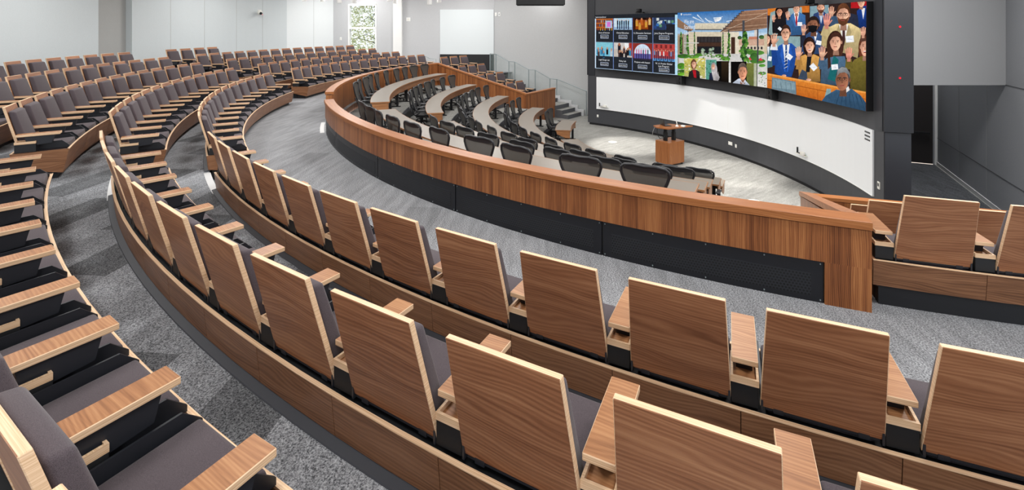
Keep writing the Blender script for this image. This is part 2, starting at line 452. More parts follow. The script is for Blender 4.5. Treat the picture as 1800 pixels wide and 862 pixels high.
# ------------------------------------------------------------------ floor
def sector(bm, r0, r1, f0, f1, z, n=48):
    a = []; b = []
    for i in range(n + 1):
        f = f0 + (f1 - f0) * i / n
        a.append(bm.verts.new(pol(r0, f, z))); b.append(bm.verts.new(pol(r1, f, z)))
    for i in range(n):
        fc = bm.faces.new((a[i], a[i + 1], b[i + 1], b[i])); fc.normal_update()
        if fc.normal.z < 0: fc.normal_flip()
def riser(bm, r, f0, f1, z0, z1, n=48):
    a = []; b = []
    for i in range(n + 1):
        f = f0 + (f1 - f0) * i / n
        a.append(bm.verts.new(pol(r, f, z0))); b.append(bm.verts.new(pol(r, f, z1)))
    for i in range(n): bm.faces.new((a[i], a[i + 1], b[i + 1], b[i]))
bm = bmesh.new()
rb = [13.9] + [ROWS[k][0] - .16 for k in 'ABCD'] + [24.5]
zs = [ROWS[k][1] for k in 'ABCDE']
for i in range(5):
    sector(bm, rb[i], rb[i + 1], -80, 64, zs[i], 90)
    if i == 0: n0 = len(bm.faces)
for i in range(4): riser(bm, rb[i + 1], -80, 64, zs[i], zs[i + 1], 90)
pr = [14.0] + TEDGE
for i in range(4): sector(bm, pr[i + 1], pr[i], -51.2, 51.2, TFL[i], 60)
v = [bm.verts.new(p) for p in ((-16, -9, STAGE_Z), (17, -9, STAGE_Z), (17, 9, STAGE_Z), (-16, 9, STAGE_Z))]; bm.faces.new(v)
for sg in (-1, 1):
    sr = [13.95, 12.98, 11.9, 10.86, 9.85]; sz = [0, -.407, -.807, -1.21]
    for i in range(4):
        sector(bm, sr[i + 1], sr[i], sg * 51.9, sg * 64, sz[i], 12)
        riser(bm, sr[i + 1], sg * 51.9, sg * 64, sz[i], sz[i + 1] if i < 3 else STAGE_Z, 12)
bm.faces.ensure_lookup_table()
for f in bm.faces:
    c = f.calc_center_median()
    if f.index < 0: pass
    f.material_index = 0 if (c.z > -.05 and hypot(c.x, c.y) < 16.52) else (1 if c.z > -.05 and hypot(c.x, c.y) > 16.5 else 2)
floor = struct(obj('floor', bm, [M['carpet'], M['carpet_rows'], M['carpet_stage']]))

# tier fronts in the pit: carpeted lip above a dark perforated face; half steps at the two ends
for i in range(4):
    lo = TFL[i + 1] if i < 3 else STAGE_Z
    bm = bmesh.new(); sweep(bm, rect(TEDGE[i] - .02, TEDGE[i] + .05, lo, TFL[i] - .001), -43.2, 43.2, 60)
    t = struct(obj('trim_%d' % (i + 1), bm, M['riser']))
    bm = bmesh.new(); sweep(bm, rect(TEDGE[i] - .035, TEDGE[i] - .02, lo + .08, TFL[i] - .13), -42.6, 42.6, 60)
    struct(obj('grille', bm, M['panelblack'], t))
    for sg in (-1, 1):
        mid = (TFL[i] + lo) / 2
        bm = bmesh.new()
        sweep(bm, rect(TEDGE[i] - .38, TEDGE[i] + .02, lo, mid), sg * 43.4, sg * 50.6, 8)
        sweep(bm, rect(TEDGE[i] - .0, TEDGE[i] + .3, lo, TFL[i] + .002), sg * 43.4, sg * 50.6, 8)
        for f in bm.faces: f.material_index = 0 if abs(f.normal.z) > .5 else 1
        struct(obj('floor', bm, [M['carpet_stage'], M['riser']]))

# white nosing strips where the aisles step from one level to the next
aisles = [(-20.6, -15.6), (15.6, 20.6)]
for k in 'ABCD':
    R, z = ROWS[k]; r = R - .16
    for a0, a1 in aisles:
        bm = bmesh.new(); sweep(bm, rect(r - .012, r + .085, z + .174 - .02, z + .174 + .004), a0 + .3, a1 - .3, 8)
        struct(obj('trim_%d' % (5 + 'ABCD'.index(k)), bm, M['nosing']))

bm = bmesh.new(); sweep(bm, rect(14.24, 14.34, -.02, .004), -1.9, 3.9, 4); struct(obj('trim_16', bm, M['nosing']))

# ------------------------------------------------------------------ room shell
ZC = 5.4
def warc(name, R, f0, f1, mat, z0=-.2, z1=ZC, n=20, th=.2):
    bm = bmesh.new(); sweep(bm, rect(R, R + th, z0, z1), f0, f1, n); return struct(obj(name, bm, M[mat]))
RW = 23.3
wb = warc('wall_back', RW, -18.7, 16, 'wallpanel', n=40, th=.4)
warc('wall_back', RW, -44.1, -22.4, 'wallpanel', n=26, th=.4)
warc('wall_back', RW, -52.6, -44.1, 'wallwhite', n=10)
# panel joints of the pale cladding
for f in (-2, -8.5, -27.1, -31.6, -36.2, -40.2, -48.7):
    bm = bmesh.new(); sweep(bm, rect(RW - .004, RW + .01, .3, ZC), f, f + .03, 1); struct(obj('trim_9', bm, M['wallcol']))
# shallow grey recess breaking the curve
warc('wall_back', RW + .25, -23.5, -17.5, 'wallcol', n=6)

# straight wall with the window, from the end of the curve to the stair corner
WA = Vector((-18.40, -14.30)); WB = Vector((-14.50, -5.03)); WD = (WB - WA); WL = WD.length; WD.normalize(); WN = Vector((WD.y, -WD.x))
if WN.dot(Vector((0, -8)) - WA) < 0: WN = -WN
def cx2w(x, y=None):
    return None
def along(x_px):
    """distance along the window wall seen at a photograph column"""
    ax = rad(19.3); r = Vector((sin(ax), -cos(ax))); a = Vector((cos(ax), sin(ax)))
    k = (x_px - 900) / F_PX; d = Vector((0, 0)); d = k * Vector((r.x, a.x)) + Vector((r.y, a.y))
    d = Vector((k * sin(ax) - cos(ax), k * cos(ax) + sin(ax)))
    C = Vector((13.9882, -13.7995)); # C + t d = WA + s WD
    det = d.x * -WD.y + WD.x * d.y; e = WA - C
    t = (e.x * -WD.y + WD.x * e.y) / det; s = (C + t * d - WA).dot(WD)
    return s
def wseg(name, s0, s1, z0, z1, mat, out=0.0, th=.25):
    a = WA + WD * s0 + WN * out; b = WA + WD * s1 + WN * out; c = b - WN * (th + out); d = a - WN * (th + out)
    bm = bmesh.new(); hexa(bm, [(*d, z0), (*c, z0), (*b, z0), (*a, z0), (*d, z1), (*c, z1), (*b, z1), (*a, z1)])
    bmesh.ops.recalc_face_normals(bm, faces=bm.faces)
    return struct(obj(name, bm, mat if not isinstance(mat, str) else M[mat]))
sw0, sw1 = along(612), along(662); scol0, scol1 = along(693), along(708); sb0 = along(773)
WZ0, WZ1 = .9, 4.12
wseg('wall_window', -.3, sw0, -.2, ZC, 'wallgrey'); wseg('wall_window', sw1, sb0, -.2, ZC, 'wallgrey')
wseg('wall_window', sw0, sw1, -.2, WZ0, 'wallgrey'); wseg('wall_window', sw0, sw1, WZ1, ZC, 'wallgrey')
wseg('wall_window', sb0, WL + .1, -.2, ZC, 'wallgrey')
wseg('column', scol0, scol1, -.2, ZC, 'white', .25)
# window frame, transom and panes
win = struct(wseg('window_1', sw0, sw0 + .09, WZ0, WZ1, 'white', .03)); win['kind'] = 'structure'
for s0, s1, z0, z1 in ((sw1 - .09, sw1, WZ0, WZ1), (sw0, sw1, WZ1 - .12, WZ1), (sw0, sw1, WZ0, WZ0 + .09), (sw0, sw1, 2.55, 2.68)):
    o = wseg('window_frame', s0, s1, z0, z1, 'white', .031); o.parent = win
o = wseg('window_pane', sw0 + .02, sw1 - .02, WZ0 + .02, WZ1 - .02, M['glass'], -.12, .13); o.parent = win
# pale gloss board above a black base unit near the stair corner
o = wseg('wall_board', sb0 + .02, WL + .02, 1.0, 3.75, 'pale_gloss', .05)
o = wseg('wall_board', sb0 + .02, WL + .02, -.2, 1.0, 'black', .06)

# long wall beside the stairs
SB = Vector((-8.65, -1.76)); ST = Vector((-sin(rad(58)), -cos(rad(58)))); SN = Vector((ST.y, -ST.x))
if SN.dot(Vector((-12, 5)) - SB) < 0: SN = -SN
a = SB - ST * 2.5 + SN * .35; b = SB + ST * 6.95 + SN * .35
def vwall(name, a, b, z0, z1, mat, th, side):
    c = b + side * th; d = a + side * th
    bm = bmesh.new(); hexa(bm, [(*a, z0), (*b, z0), (*c, z0), (*d, z0), (*a, z1), (*b, z1), (*c, z1), (*d, z1)])
    bmesh.ops.recalc_face_normals(bm, faces=bm.faces); return struct(obj(name, bm, M[mat]))
vwall('wall_stairs', a, b, STAGE_Z, ZC, 'wallside', .2, SN)

# far stairs: carpeted treads going up beside the seats, pale stringer behind them
bm = bmesh.new(); SWI = 1.25
tt = [0.25, .62, 1.0] + [1.0 + .72 * i for i in range(1, 8)]
for i, t in enumerate(tt):
    t1 = tt[i + 1] if i + 1 < len(tt) else t + 1.4
    z = STAGE_Z + .2 * (i + 1)
    p = SB + ST * t - SN * .12; q = SB + ST * t1 - SN * .12; w = -SN * SWI
    hexa(bm, [(*p, STAGE_Z), (*q, STAGE_Z), (*(q + w), STAGE_Z), (*(p + w), STAGE_Z), (*p, z), (*q, z), (*(q + w), z), (*(p + w), z)])
bmesh.ops.recalc_face_normals(bm, faces=bm.faces)
for f in bm.faces:
    if f.normal.z < .5: f.material_index = 1
struct(obj('floor', bm, [M['carpet_stage'], M['riser']]))
bm = bmesh.new()
for i, t in enumerate(tt):
    t1 = tt[i + 1] if i + 1 < len(tt) else t + 1.4
    if i > 3: break
    z = STAGE_Z + .2 * (i + 1) + .12
    p = SB + ST * (t - .15) - SN * .1; q = SB + ST * (t1 - .15) - SN * .1; w = SN * .08
    hexa(bm, [(*p, STAGE_Z), (*q, STAGE_Z), (*(q + w), STAGE_Z), (*(p + w), STAGE_Z), (*p, z), (*q, z), (*(q + w), z), (*(p + w), z)])
bmesh.ops.recalc_face_normals(bm, faces=bm.faces)
struct(obj('trim_10', bm, M['wallgrey']))

# glass railing following the stairs
rail = thing('glass_railing', 'clear glass stair railing with grey metal posts climbing along the far side wall', 'railing', (SB.x, SB.y, STAGE_Z))
pts = [(0, 0), (1.85, .5), (2.3, .5), (3.3, .92), (3.75, .92), (4.77, 1.31), (5.21, 1.31), (6.21, 1.72), (6.68, 1.72)]
HB = 1.30
def rp(t, z): q = ST * t; return Vector((q.x, q.y, z))
bm = bmesh.new(); tube(bm, [rp(t, z + HB) for t, z in pts], .024, 6); obj('handrail', bm, M['steelgrey'], rail)
for t, z in pts:
    bm = bmesh.new(); q = rp(t, 0); obox(bm, (q.x, q.y, max(0, z - .1)), (.045, .045, HB + min(.1, z)), rad(-32)); obj('post', bm, M['steelgrey'], rail)
for (t0, z0), (t1, z1) in zip(pts, pts[1:]):
    bm = bmesh.new(); d = Vector((SN.x, SN.y, 0)) * .006; A = rp(t0 + .03, 0); B = rp(t1 - .03, 0)
    hexa(bm, [A - d + Vector((0, 0, z0 + .1)), B - d + Vector((0, 0, z1 + .1)), B + d + Vector((0, 0, z1 + .1)), A + d + Vector((0, 0, z0 + .1)),
              A - d + Vector((0, 0, z0 + HB - .03)), B - d + Vector((0, 0, z1 + HB - .03)), B + d + Vector((0, 0, z1 + HB - .03)), A + d + Vector((0, 0, z0 + HB - .03))])
    bmesh.ops.recalc_face_normals(bm, faces=bm.faces); obj('glass_panel', bm, M['glass'], rail)

# small glass guard on the upper landing
g = Vector((-14.05, -9.2)); gd = Vector((.36, 1.02)).normalized(); gn = Vector((gd.y, -gd.x))
gr = thing('glass_guard', 'low clear glass guard panel standing on the landing below the white column', 'guard', (g.x, g.y, 0))
bm = bmesh.new(); prof = [(-.55, 0), (.55, 0), (.55, .82), (.2, .86), (-.2, 1.05), (-.55, 1.07)]
A = [bm.verts.new((gd.x * u - gn.x * .008, gd.y * u - gn.y * .008, z)) for u, z in prof]; B = [bm.verts.new((gd.x * u + gn.x * .008, gd.y * u + gn.y * .008, z)) for u, z in prof]
bm.faces.new(A); bm.faces.new(B)
for i in range(6): bm.faces.new((A[i], A[(i + 1) % 6], B[(i + 1) % 6], B[i]))
bmesh.ops.recalc_face_normals(bm, faces=bm.faces); obj('glass_panel', bm, M['glass'], gr)
bm = bmesh.new(); tube(bm, [(gd.x * u, gd.y * u, z) for u, z in prof], .014, 6, closed=True); obj('edge_frame', bm, M['steelgrey'], gr)

# right-hand passage: angled wall, bulkhead, door
a = Vector((2.2, 6.2)); b = Vector((9.4, -1.33)); n_ = Vector((.72, .69))
vwall('wall_right', a, b, STAGE_Z, ZC, 'passage', .25, n_)
d_ = (b - a).normalized()
for z in (-1.06, 1.245):
    vwall('trim_11', a + Vector((-.006, -.006)), b + Vector((-.006, -.006)), z - .008, z + .008, 'charcoal', .004, n_)
for s in (3.6, 5.6, 7.9):
    p = a + d_ * s; vwall('trim_11', p + Vector((-.004, -.004)), p + d_ * .008 + Vector((-.004, -.004)), STAGE_Z + .1, 1.245, 'wallcol', .003, n_)
vwall('baseboard_right', a + Vector((-.02, -.02)), b + Vector((-.02, -.02)), STAGE_Z, STAGE_Z + .12, 'wallgrey', .02, n_)
p0 = Vector((3.34, 5.07)); dd = Vector((-.69, -.724))
vwall('wall_door', p0 - dd * .3, p0 + dd * 4.0, STAGE_Z, ZC, 'passage', .2, Vector((-.72, .69)))
e_ = Vector((.72, -.69))
dr = struct(vwall('door_1', p0 + dd * .16 + e_ * .02, p0 + dd * 1.5 + e_ * .02, STAGE_Z + .02, .75, 'door', .03, -e_)); dr['kind'] = 'structure'
o = vwall('door_bar', p0 + dd * .25 + e_ * .09, p0 + dd * 1.4 + e_ * .09, -.95, -.88, 'black', .05, -e_); o.parent = dr
vwall('trim_12', p0 + dd * -.02 + e_ * .05, p0 + dd * .12 + e_ * .05, STAGE_Z, ZC, 'white', .05, -e_)
vwall('trim_15', p0 + dd * .16 + e_ * .03, p0 + dd * 1.5 + e_ * .03, STAGE_Z + .0, STAGE_Z + .02, 'gap_light', .02, -e_)  # glowing strip stands in for light leaking under the door
# dropped bulkhead over the passage
a = Vector((5.85, -1.5)); b = Vector((6.87, 1.43)); nb = Vector((-.944, .33))
vwall('wall_bulkhead', a, b, 1.24, ZC, 'bulkhead', .5, nb)
# darker passage carpet
bm = bmesh.new(); v = [bm.verts.new(p) for p in ((6.3, -1.55, STAGE_Z + .006), (9.5, -1.5, STAGE_Z + .006), (2.2, 6.1, STAGE_Z + .006), (.5, 4.2, STAGE_Z + .006), (4.0, .4, STAGE_Z + .006))]; bm.faces.new(v)
struct(obj('floor', bm, M['carpet_dark']))

# ceiling
bm = bmesh.new(); box(bm, (-26, -26, ZC), (18, 9, ZC + .15)); struct(obj('ceiling', bm, M['ceiling']))

# ------------------------------------------------------------------ walnut pit wall
def pit_wall(name, label, f0, f1, seams, stile):
    t = thing(name, label, 'wall', pol(14.13, (f0 + f1) / 2, 0))
    def add(n, bm, m):
        o = obj(n, bm, m, t); o.matrix_parent_inverse = Matrix.Translation(-t.location); return o
    n = max(6, int(abs(f1 - f0) * 1.2))
    bm = bmesh.new(); sweep(bm, [(14.02, .765), (14.25, .765), (14.25, .835), (14.244, .84), (14.026, .84), (14.02, .835)], f0, f1, n); add('cap', bm, M['walnut_cap'])
    bm = bmesh.new(); sweep(bm, rect(14.05, 14.225, .40, .752), f0, f1, n, swap=True, uoff=3.1); add('outer_panel', bm, M['walnut_wall'])
    bm = bmesh.new(); sweep(bm, rect(14.075, 14.2, .75, .768), f0, f1, n); add('shadow_gap', bm, M['black'])
    bm = bmesh.new(); sweep(bm, rect(14.03, 14.05, -.30, .752), f0, f1, n, swap=True); add('inner_panel', bm, M['walnut_wall'])
    bm = bmesh.new(); sweep(bm, rect(14.05, 14.19, 0, .40), f0, f1, n); add('core', bm, M['black'])
    ends = [s for s in seams]
    for s0, s1 in zip(ends, ends[1:]):
        k = max(3, int(abs(s1 - s0) * 1.2)); e = .04 if s1 > s0 else -.04
        bm = bmesh.new(); sweep(bm, rect(14.19, 14.205, .0, .398), s0 + e, s1 - e, k); add('lower_panel', bm, M['panelblack'])
        g = .55 if s1 > s0 else -.55
        bm = bmesh.new(); sweep(bm, rect(14.2, 14.207, .055, .27), s0 + g * .8, s1 - g * .8, k, uoff=0); add('grille', bm, M['grille'])
        for kk in range(5):
            for z in (.37, .025):
                f = s0 + (s1 - s0) * (kk + .06 if kk < 4 else 3.94) / 4
                bm = bmesh.new(); q = pol(14.207, f, z); lathe(bm, [(.006, -.006), (.006, .006)], 6, q); add('screw', bm, M['steelgrey'])
    if stile:
        bm = bmesh.new(); sweep(bm, rect(14.05, 14.225, 0, .40), stile[0], stile[1], 3, swap=True, uoff=3.1); add('end_stile', bm, M['walnut_wall'])
    return t
pit_wall('pit_wall', 'long curved walnut pit wall with black perforated base, nearest to the walnut seat backs', 4.0, 49.75, [4.05, 11.6, 21.6, 30.3, 39.5, 48.25], (48.25, 49.75))
pit_wall('pit_wall', 'curved walnut pit wall on the far side of the gap, behind the rear grey chairs', -49.6, -2.0, [-48.25, -39.5, -30.3, -21.6, -11.6, -2.05], (-49.6, -48.25))

# raking wing walls from the pit wall down to the stage, and the front panels of the side seats
for sg, lab, lab2 in ((1, 'sloping walnut wing wall running from the near pit wall corner down towards the stage', 'walnut front panel before the right hand side seats, seen over its cap'),
                      (-1, 'sloping walnut wing wall beside the far grey chairs, dropping towards the stage', 'tall walnut front panel below the far side seats beside the carpeted stairs')):
    K = pol(14.06, sg * 49.72); P = Vector((sg * 7.17, -5.71, 0)); P2 = P + Vector((sg * .115, .125, 0)); d = (P2 - K); L = d.length; d.normalize()
    n = Vector((-d.y, d.x, 0)); n = n if n.dot(Vector((sg, 0, 0)) + Vector((0, .3, 0))) > 0 else -n   # towards the side seats
    t = thing('wing_divider', lab, 'divider', K)
    za, zb = .765, -.515
    def slab(bm, o0, o1, ta, tb, z0a, z0b, z1a, z1b):
        p = d * ta + n * o0; q = d * tb + n * o0; r = d * tb + n * o1; s = d * ta + n * o1
        hexa(bm, [p + Vector((0, 0, z0a)), q + Vector((0, 0, z0b)), r + Vector((0, 0, z0b)), s + Vector((0, 0, z0a)),
                  p + Vector((0, 0, z1a)), q + Vector((0, 0, z1b)), r + Vector((0, 0, z1b)), s + Vector((0, 0, z1a))])
        bmesh.ops.recalc_face_normals(bm, faces=bm.faces)
        uvl = bm.loops.layers.uv.get('UVMap') or bm.loops.layers.uv.new('UVMap')
        for f in bm.faces:
            for l in f.loops:
                c = l.vert.co; l[uvl].uv = (c.z, c.dot(d) + c.dot(n) * .5)
    bm = bmesh.new(); slab(bm, -.15, -.01, -.1, L, -.30, STAGE_Z, za - .012, zb - .012); obj('panel', bm, M['walnut_wall'], t)
    bm = bmesh.new(); slab(bm, -.17, .005, .0, L + .02, za, zb, za + .072, zb + .072)
    uvl = bm.loops.layers.uv['UVMap']
    for f in bm.faces:
        for l in f.loops: l[uvl].uv = (l.vert.co.dot(d), l.vert.co.dot(n) + l.vert.co.z)
    obj('cap', bm, M['walnut_cap'], t)
    # front panel
    e = Vector((sg * .6, .8, 0)); e.normalize(); Lf = 2.85 if sg < 0 else 3.9
    m = Vector((-e.y, e.x, 0)); m = m if m.dot(Vector((sg * 1, -1, 0))) > 0 else -m
    t2 = thing('front_panel', lab2, 'panel', P)
    def slab2(bm, o0, o1, ta, tb, z0, z1, grain):
        p = e * ta + m * o0; q = e * tb + m * o0; r = e * tb + m * o1; s = e * ta + m * o1
        hexa(bm, [p + Vector((0, 0, z0)), q + Vector((0, 0, z0)), r + Vector((0, 0, z0)), s + Vector((0, 0, z0)),
                  p + Vector((0, 0, z1)), q + Vector((0, 0, z1)), r + Vector((0, 0, z1)), s + Vector((0, 0, z1))])
        bmesh.ops.recalc_face_normals(bm, faces=bm.faces)
        uvl = bm.loops.layers.uv.new('UVMap')
        for f in bm.faces:
            for l in f.loops:
                c = l.vert.co; a_ = c.dot(e) + c.dot(m); l[uvl].uv = (c.z, a_) if grain else (a_, c.z + c.dot(m))
    bm = bmesh.new(); slab2(bm, 0, .15, .03, Lf, STAGE_Z, zb - .012, True); obj('panel', bm, M['walnut_wall'], t2)
    bm = bmesh.new(); slab2(bm, -.02, .17, .0, Lf + .02, zb, zb + .06, False); obj('cap', bm, M['walnut_cap'], t2)
# ------------------------------------------------------------------ auditorium seat
# local frame: y points to the stage, y = 0 under the top edge of the back panel, z = 0 on the row's own floor
def seat_panel():
    bm = bmesh.new(); t = .034
    zt, zb, yb = 1.107, .466, .172; wt, wb = .27, .292
    n = Vector((0, zt - zb, yb)).normalized() * t      # thickness towards the sitter
    hexa(bm, [(-wb, yb, zb), (wb, yb, zb), (wb, yb + n.y, zb + n.z * .2), (-wb, yb + n.y, zb + n.z * .2),
              (-wt, 0, zt), (wt, 0, zt), (wt, n.y, zt + n.z * .2), (-wt, n.y, zt + n.z * .2)], .003, 1)
    bm.normal_update(); uvbox(bm, 0)
    for f in bm.faces: f.material_index = 0 if abs(f.normal.y) > .8 else 1
    return bm
def seat_back_cushion():
    bm = bmesh.new()
    zt, zb = 1.042, .505; y0t, y0b = .054, .194; th = .082
    hexa(bm, [(-.272, y0b, zb), (.272, y0b, zb), (.272, y0b + th + .02, zb), (-.272, y0b + th + .02, zb),
              (-.252, y0t, zt), (.252, y0t, zt), (.245, y0t + th, zt - .012), (-.245, y0t + th, zt - .012)], .022, 3)
    return bm
def seat_cushion():
    bm = bmesh.new()
    hexa(bm, [(-.262, .22, .40), (.262, .22, .40), (.262, .735, .41), (-.262, .735, .41), (-.262, .22, .488), (.262, .22, .488), (.262, .728, .505), (-.262, .728, .505)], .02, 3)
    return bm
def side_plate(x):
    bm = bmesh.new(); prism(bm, [(.16, .445), (.745, .445), (.745, .475), (.66, .555), (.24, .545), (.16, .53)], 0, x - .006, x + .006)
    return bm
def armrest(x):
    bm = bmesh.new(); box(bm, (x - .07, .175, .675), (x + .07, .665, .708), .003, 1); uvbox(bm, 0)
    bm.normal_update()
    for f in bm.faces: f.material_index = 0 if abs(f.normal.z) > .8 else 1
    return bm
def arm_bracket(x):
    bm = bmesh.new(); prism(bm, [(.27, .672), (.60, .672), (.57, .555), (.30, .53)], 0, x - .045, x + .045)
    prism(bm, [(.30, .54), (.36, .54), (.36, .44), (.30, .44)], 0, x - .02, x + .02)
    return bm
def tray(x):
    bm = bmesh.new(); a, b, c, d = x - .075, x + .075, .165, .40
    box(bm, (a, c, .568), (b, d, .58)); box(bm, (a, c, .58), (a + .014, d, .604)); box(bm, (b - .014, c, .58), (b, d, .604))
    box(bm, (a + .014, c, .58), (b - .014, c + .014, .604)); box(bm, (a + .014, d - .014, .58), (b - .014, d, .604))
    uvbox(bm, 0); bm.normal_update()
    for f in bm.faces: f.material_index = 0 if (f.normal.z > .8 and f.calc_center_median().z < .595) else 1
    return bm
def tray_box(x):
    bm = bmesh.new(); box(bm, (x - .073, .168, .445), (x + .073, .40, .567), .003, 1); return bm
def hinge():
    bm = bmesh.new()
    for x in (-.2, .2): box(bm, (x - .025, .17, .445), (x + .025, .24, .50))
    box(bm, (-.27, .175, .452), (.27, .2, .478))
    return bm
def build_seat(first=True):
    t = thing('auditorium_seat', None, 'seat')
    obj('backrest', seat_panel(), [M['walnut'], M['ply']], t)
    obj('back_cushion', seat_back_cushion(), M['fabric'], t, True)
    obj('seat_cushion', seat_cushion(), M['fabric'], t, True)
    for x in (-.283, .283): obj('side_plate', side_plate(x), M['steel'], t)
    obj('hinge', hinge(), M['steel'], t)
    return t
def add_arm(t, x):
    a = obj('armrest', armrest(x), [M['walnut_arm'], M['ply']], t)
    obj('bracket', arm_bracket(x), M['steel'], a)
    b = obj('tray', tray(x), [M['walnut_arm'], M['ply']], t)
    obj('tray_box', tray_box(x), M['black'], b)
    return t
H = PITCH / 2
seat_one = add_arm(build_seat(), -H)                      # arm on the low-angle side
seat_two = add_arm(add_arm(build_seat(), -H), H)          # last seat of a row: arms on both sides
used = {'one': False, 'two': False}
GREY = M['fabric']
def put_seat(R, z, f, last, label, group):
    src = seat_two if last else seat_one; key = 'two' if last else 'one'
    loc = pol(R, f, z)
    if not used[key]:
        used[key] = True; src.location = loc; src.rotation_euler = (0, 0, rad(f)); tag(src, label, 'seat', group); return src
    return dup(src, loc, rad(f), label, group)

ROWN = {'A': 'front row', 'B': 'second row', 'C': 'third row', 'D': 'fourth row', 'E': 'back row'}
def seat_row(k, block, angs, kept, flip=False):
    """angs: angles in the order of counting; kept: indexes that are in view"""
    R, z = ROWS[k]
    hi = max(angs)
    for i in kept:
        f = angs[i]
        if block == 'near': lab = 'walnut backed seat, %s from the aisle in the %s of the nearest block' % (ORD[i], ROWN[k])
        elif block == 'centre': lab = 'grey cushioned seat, %s from the nearer aisle in the %s of the middle block' % (ORD[i], ROWN[k])
        else: lab = 'grey cushioned seat, %s from the aisle in the %s of the far block' % (ORD[i], ROWN[k])
        put_seat(R, z, f, abs(f - hi) < 1e-6, lab, '%s of the %s seating block' % (ROWN[k], block))

def base(R, z, f0, f1, label, nseg, rear_top=.44):
    """the walnut bench box that a row of seats is bolted to"""
    t = thing('bench_base', label, 'bench base', pol(R - .45, (f0 + f1) / 2, z))
    inv = Matrix.Translation(-t.location)
    def add(n, bm, m):
        o = obj(n, bm, m, t); o.matrix_parent_inverse = inv; return o
    n = max(2, int(abs(f1 - f0) * .8))
    gap = .0022 / R * 57.3
    for nm, pr in (('rear_panel', [(R - .165, z + .20), (R - .143, z + .20), (R - .118, z + rear_top), (R - .14, z + rear_top)]),
                   ('front_panel', [(R - .695, z + .09), (R - .67, z + .09), (R - .735, z + .435), (R - .76, z + .435)])):
        bm = bmesh.new()
        for s in range(nseg):
            a = f0 + (f1 - f0) * s / nseg + gap; b = f0 + (f1 - f0) * (s + 1) / nseg - gap
            sweep(bm, pr, a, b, 2, uoff=random.uniform(0, 9), voff=random.uniform(0, 9))
        add(nm, bm, M['walnut_base'])
    bm = bmesh.new(); sweep(bm, rect(R - .143, R - .116, z + rear_top, z + rear_top + .005), f0, f1, n); add('rear_edge', bm, M['ply'])
    bm = bmesh.new(); sweep(bm, rect(R - .765, R - .738, z + .435, z + .442), f0, f1, n); add('front_edge', bm, M['ply'])
    bm = bmesh.new(); sweep(bm, rect(R - .735, R - .145, z + .36, z + .40), f0 + gap * 3, f1 - gap * 3, n)
    sweep(bm, rect(R - .69, R - .17, z + .18, z + .36), f0 + .15, f1 - .15, n); add('deck', bm, M['black'])
    bm = bmesh.new(); sweep(bm, rect(R - .62, R - .31, z + .0, z + .18), f0 + .25, f1 - .25, n)
    sweep(bm, rect(R - .29, R - .2, z + .0, z + .2), f0 + .25, f1 - .25, n); add('plinth', bm, M['plinth'])
    for fe, w in ((f0, 1), (f1, -1)):
        bm = bmesh.new()
        a = fe; b = fe + w * .028 / R * 57.3
        sweep(bm, [(R - .165, z + .20), (R - .118, z + .442), (R - .76, z + .442), (R - .69, z + .09)], a - w * .004 / R * 57.3, b, 1)
        uvl = bm.loops.layers.uv['UVMap']
        add('end_panel', bm, M['walnut_base'])
    return t

def skirt(R, z, f0, f1):
    bm = bmesh.new(); sweep(bm, [(R - .175, z + .176), (R - .085, z + .178), (R - .09, z + .184), (R - .16, z + .198)], f0, f1, max(3, int(abs(f1 - f0) * .8)))
    return struct(obj('baseboard_rows', bm, M['skirting']))

def in_view(P, m=60, ext=.0):
    q = Vector(P) - camo.location; ax = rad(70.7)
    D = -q.x * sin(ax) + q.y * cos(ax); X = q.x * cos(ax) + q.y * sin(ax)
    if D < .35: return False
    x = 900 + F_PX * X / D; y = 48.93 - F_PX * q.z / D
    return -m < x < 1800 + m and y < 862 + m * 2.5

LASTF = {}
for k in 'ABCDE':
    R, z = ROWS[k]; p = degrees(PITCH / R)
    # near block: counted from its aisle (photograph left) towards the right
    st = 21.45 if k in 'B' else (20.55 if k == 'A' else 21.4)
    if k == 'A': st = 51.82 - 12 * p
    if k == 'B': st = 47.27 - 11 * p
    angs = [st + i * p for i in range(14)]
    kept = [i for i, f in enumerate(angs) if k in 'ABC' and (in_view(pol(R, f, z + 1.1), 70) or in_view(pol(R - .4, f - p * .4, z + .5), 70))]
    if kept:
        seat_row(k, 'near', angs, kept)
        lo = angs[kept[0]] - p * .64; hi_ = min(angs[-1] + p * .64, angs[kept[-1]] + p * 1.5)
        base(R, z, lo, hi_, 'walnut bench base under the %s of the nearest block' % ROWN[k], len(kept) + 1)
        skirt(R, z, lo, hi_)
    # middle block
    na, a0, a1 = {'A': (12, 14.01, -14.02), 'B': (13, 13.85, -14.2), 'C': (14, 13.7, -14.95), 'D': (16, 15.2, -15.75), 'E': (16, 14.2, -15.45)}[k]
    angs = [a0 + (a1 - a0) * i / (na - 1) for i in range(na)]
    kept = [i for i, f in enumerate(angs) if in_view(pol(R, f, z + 1.1), 40) or in_view(pol(R - .6, f, z + .5), 40)]
    if kept:
        seat_row(k, 'centre', angs, kept)
        lo = angs[kept[-1]] - p * .62; hi_ = angs[kept[0]] + p * .62
        base(R, z, lo, hi_, 'walnut bench base under the %s of the middle block' % ROWN[k], len(kept))
        skirt(R, z, lo, hi_)
    # far block
    st = {'A': -21.76, 'B': -21.32, 'C': -21.36, 'D': -21.5, 'E': -21.6}[k]
    angs = [st - i * p for i in range(14 if k != 'E' else 4)]
    seat_row(k, 'far', angs, list(range(len(angs))))
    base(R, z, angs[-1] - p * .62, angs[0] + p * .62, 'walnut bench base under the %s of the far block' % ROWN[k], len(angs))
    skirt(R, z, angs[-1] - p * .62, angs[0] + p * .62)

